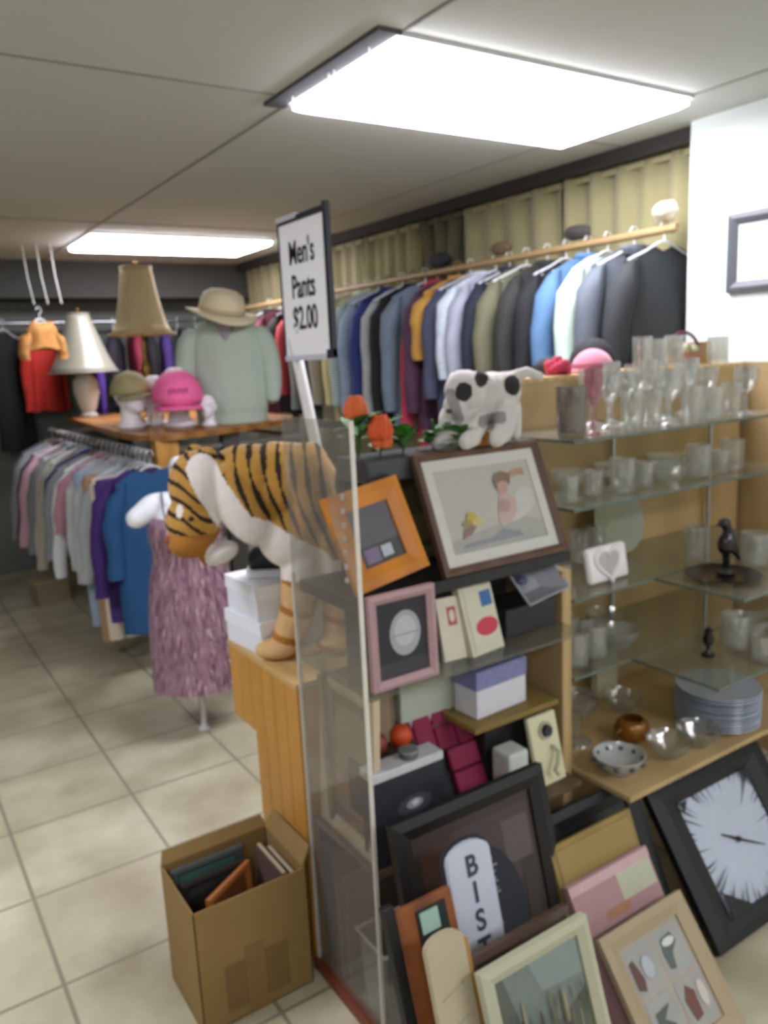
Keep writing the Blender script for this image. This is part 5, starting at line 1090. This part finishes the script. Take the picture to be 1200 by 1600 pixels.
# white ceramic heart dish
t = thing('heart_dish', 'square white ceramic dish with a heart-shaped hollow propped on the third glass shelf', 'dish', (1.755, 1.525, LV[2]+0.001), (-0.18, 0, 0.02))
bm = new(); box(bm, -0.085, 0.085, -0.012, 0.014, 0, 0.105, 0.012); obj('dish_body', bm, M('#f2ecec', 0.15, var=0.02), t, True)
def heart(s, cz): return [(s*0.072*math.sin(a)**3, cz+s*0.0042*(13*math.cos(a)-5*math.cos(2*a)-2*math.cos(3*a)-math.cos(4*a))) for a in [2*PI*k/36 for k in range(36)]]
bm = new(); r_ = [ring(bm, [(x, y, z) for x, z in heart(s, 0.054)]) for s, y in ((0.92, -0.0125), (0.85, -0.020), (0.72, -0.020), (0.62, -0.0135))]; skin(bm, r_, False, False); obj('heart_rim', bm, M('#f0eaea', 0.12, var=0.02), t, True)
bm = new(); prism(bm, heart(0.66, 0.054), -0.0134, -0.0126); obj('heart_hollow', bm, M('#b9b3b2', 0.25, var=0.03), t)
# grey-green platter
t = thing('green_platter', 'large grey-green glass platter standing at the back of the third shelf', 'platter', (2.02, 1.70, LV[2]+0.001), (-0.25, 0, 0))
bm = new(); lathe(bm, [(0.05, 0), (0.085, 0.006), (0.115, 0.018), (0.112, 0.021), (0.08, 0.011), (0.004, 0.008)], 32); bmesh.ops.transform(bm, matrix=Matrix.Translation((0, 0, 0.115)) @ Matrix.Rotation(PI/2, 4, 'X'), verts=bm.verts[:]); obj('plate', bm, M('#8e927c', 0.25, var=0.06), t, True)
# dark bird figure on black plate
dark_g = M('#1d1817', 0.25)
t = thing('black_plate', 'flat black plate at the front of the third shelf under the dark bird', 'plate', (2.02, 1.335, LV[2]))
bm = new(); lathe(bm, [(0.05, 0), (0.085, 0.005), (0.105, 0.012), (0.103, 0.014), (0.08, 0.008), (0.004, 0.006)], 32); obj('plate', bm, dark_g, t, True)
t = thing('bird_figurine', 'dark brown bird figurine standing on the black plate', 'figurine', (2.035, 1.335, LV[2]+0.008), (0, 0, -0.3))
blob('body', [('e', (0, 0, 0.09), (0.028, 0.022, 0.036), (0, 0.3, 0)), ('c', [(0.01, 0, 0.11), (-0.005, 0, 0.145)], [0.016, 0.013]), ('e', (-0.010, 0, 0.150), (0.019, 0.016, 0.016)), ('c', [(-0.025, 0, 0.150), (-0.045, 0, 0.143)], [0.006, 0.002]), ('c', [(0.02, 0, 0.075), (0.045, 0, 0.04)], [0.016, 0.007]), ('c', [(0, 0.008, 0.06), (0, 0.008, 0.005)], [0.007, 0.006]), ('c', [(0, -0.008, 0.06), (0, -0.008, 0.005)], [0.007, 0.006]), ('e', (0, 0, 0.004), (0.03, 0.024, 0.006))], 0.004, [dark_g], lambda c, n: 0, t, 3)
t = thing('small_figurine', 'tiny black figure on a round foot on the fourth glass shelf', 'figurine', (1.955, 1.33, LV[3]))
bm = new(); lathe(bm, [(0.018, 0), (0.02, 0.006), (0.007, 0.016), (0.006, 0.03), (0.014, 0.04), (0.017, 0.055), (0.010, 0.068), (0.013, 0.078), (0.003, 0.09)], 18); obj('figure', bm, dark_g, t, True)
# bottom board: plates, patterned bowl, footed dish, copper pot
BZ = 0.4415
for k in range(13):
    key = 'plate_mesh'
    if key not in protos:
        bm = new(); lathe(bm, [(0.06, 0), (0.065, 0.003), (0.10, 0.006), (0.125, 0.016), (0.1235, 0.018), (0.098, 0.009), (0.004, 0.006)], 40); o_ = obj('tmp', bm, M('#aeb8c4', 0.2, var=0.03), None, True); protos[key] = o_.data; bpy.data.objects.remove(o_)
    o = bpy.data.objects.new('dinner_plate', protos[key]); COL.objects.link(o); o.location = (2.10+rnd.uniform(-0.002, 0.002), 1.39+rnd.uniform(-0.002, 0.002), BZ+0.0085*k)
    tag(o, 'topmost blue-white plate of the stack on the bottom board' if k == 12 else ('lowest blue-white plate of the stack on the bottom board' if k == 0 else 'blue-white plate inside the stack on the bottom board'), 'plate', 'stacked plates')
t = thing('patterned_bowl', 'clear glass bowl with dark oval pattern in front left on the bottom board', 'bowl', (1.625, 1.37, BZ))
bm = new(); lathe(bm, [(0.035, 0), (0.04, 0.006), (0.062, 0.03), (0.072, 0.052), (0.069, 0.053), (0.058, 0.03), (0.03, 0.012), (0.004, 0.011)], 32); obj('bowl_body', bm, M('#a9aca8', 0.12, var=0.06), t, True)
for k in range(10):
    a = 2*PI*k/10; bm = new(); ball(bm, (0.0665*math.cos(a), 0.0665*math.sin(a), 0.036), 0.010, 10, sc=(1, 1, 0.8)); obj('dark_oval', bm, M('#4b4f50', 0.3), t, True)
t = thing('footed_dish', 'clear footed glass dish with a dark rim behind the patterned bowl', 'dish', (1.66, 1.56, BZ))
bm = new(); lathe(bm, [(0.045, 0), (0.042, 0.006), (0.012, 0.016), (0.010, 0.07), (0.02, 0.085), (0.055, 0.105), (0.066, 0.15), (0.063, 0.15), (0.05, 0.11), (0.004, 0.095)], 28); obj('dish_body', bm, clear, t, True)
bm = new(); tube(bm, [(0.0615*math.cos(2*PI*i/28), 0.0615*math.sin(2*PI*i/28), 0.128) for i in range(29)], 0.0025, 6); obj('rim_line', bm, M('#4a4436', 0.3), t, True)
t = thing('copper_pot', 'small amber-brown pot in the middle of the bottom board', 'pot', (1.80, 1.47, BZ))
bm = new(); lathe(bm, [(0.03, 0), (0.045, 0.012), (0.052, 0.035), (0.043, 0.06), (0.036, 0.066), (0.03, 0.066), (0.037, 0.055), (0.045, 0.035), (0.02, 0.008)], 24); obj('pot_body', bm, M('#8a5a1e', 0.3, 0.3), t, True)
bm = new(); tube(bm, [(-0.048, 0, 0.045), (-0.072, 0, 0.04), (-0.07, 0, 0.02), (-0.045, 0, 0.018)], 0.004, 8); obj('handle', bm, M('#7a5020', 0.3, 0.3), t, True)
for i, (x, y, lab) in enumerate(((1.80, 1.34, 'clear scalloped bowl left of two at the front of the bottom board'), (1.92, 1.33, 'clear scalloped bowl right of two at the front of the bottom board'), (1.93, 1.62, 'clear scalloped bowl at the back of the bottom board'))):
    glassware('bowl', lab, 'bowl', (x, y, BZ), 'bowls on the bottom board')
boxy('pale_card', 'pale green-white card box standing at the back beside the plates', 'box', 1.93, 2.03, 1.72, 1.75, BZ, 0.675, M('#b9b79a', 0.7))

# hats and trinkets on the bookcase top
def round_hat(name, label, loc, r, mat, band, brim=1.25, hgt=0.8, rot=(0, 0, 0)):
    t = thing(name, label, 'hat', loc, rot)
    bm = new(); lathe(bm, [(r, 0.004)]+[(r*math.cos(PI/2*k/8), 0.004+hgt*r*math.sin(PI/2*k/8)) for k in range(1, 8)]+[(0.004, 0.004+hgt*r)], 28, cap0=False); obj('crown', bm, mat, t, True)
    bm = new(); lathe(bm, [(r*0.98, 0.004), (r*brim, 0.0), (r*brim*1.03, 0.008), (r*1.0, 0.014)], 28, cap0=False, cap1=False); obj('brim', bm, mat, t, True)
    bm = new(); lathe(bm, [(r*1.01, 0.012), (r*1.015, 0.03)], 28, cap0=False, cap1=False); obj('band', bm, band, t, True)
    return t
round_hat('pink_hat', 'rounded pink hat on the bookcase top before the black one', (2.05, 1.855, TB), 0.070, M('#c97a8c', 0.8, var=0.08, sheen=0.4), M('#b36a7e', 0.7), 1.08, 1.05)
round_hat('black_hat', 'rounded black hat on the bookcase top behind the pink one', (2.15, 1.945, TB), 0.085, M('#1a1a1c', 0.85), M('#2b2b2e', 0.6), 1.10, 1.3)
round_hat('black_hat', 'small black hat left of the pink hat on the bookcase top', (1.955, 1.955, TB), 0.060, M('#1e1d1f', 0.85), M('#2b2b2e', 0.6), 1.1, 0.9)
t = thing('ribbon_rosette', 'crimson ribbon rosette on the left of the bookcase top', 'rosette', (1.885, 1.85, TB), (0, 0, 0))
bm = new()
for k in range(9):
    a = 2*PI*k/9; ball(bm, (0.026*math.cos(a), 0.02*math.sin(a), 0.026+0.008*math.sin(3*a)), 0.022, 10, sc=(1, 1, 0.85))
ball(bm, (0, 0, 0.045), 0.018, 10); obj('petals', bm, M('#b8324e', 0.7, var=0.12), t, True)
bm = new(); box(bm, -0.05, 0.05, -0.015, 0.015, 0.0, 0.008, 0.003); obj('ribbon_tail', bm, M('#9c2a44', 0.7), t)
t = thing('flower_basket', 'basket of olive and pale blooms with a maroon arched handle on the bookcase top', 'basket', (2.58, 1.90, TB), (0, 0, -0.2))
bm = new(); lathe(bm, [(0.05, 0), (0.07, 0.045), (0.073, 0.05), (0.06, 0.048), (0.05, 0.02), (0.004, 0.018)], 24); obj('basket_body', bm, M('#a07a6a', 0.8, kind='stripe_z', scale=40, var=0.2), t, True)
bm = new(); tube(bm, [(0.075*math.cos(a), 0, 0.045+0.075*math.sin(a)) for a in [PI*k/14 for k in range(15)]], 0.006, 8); obj('handle', bm, M('#5a2434', 0.6), t, True)
bm = new()
for k in range(12):
    a = 2.4*k; r_ = 0.012*math.sqrt(k)*1.2; ball(bm, (r_*math.cos(a), r_*math.sin(a), 0.055+0.02*math.cos(r_*30)), 0.016, 8, mi=k % 3)
obj('blooms', bm, [M('#7d7a35', 0.8), M('#a9b58a', 0.8), M('#c9a9a4', 0.8)], t, True)
boxy('tan_card_box', 'small tan card box at the right end of the bookcase top', 'box', 2.66, 2.785, 1.92, 2.00, TB, 1.60, M('#a58450', 0.7))
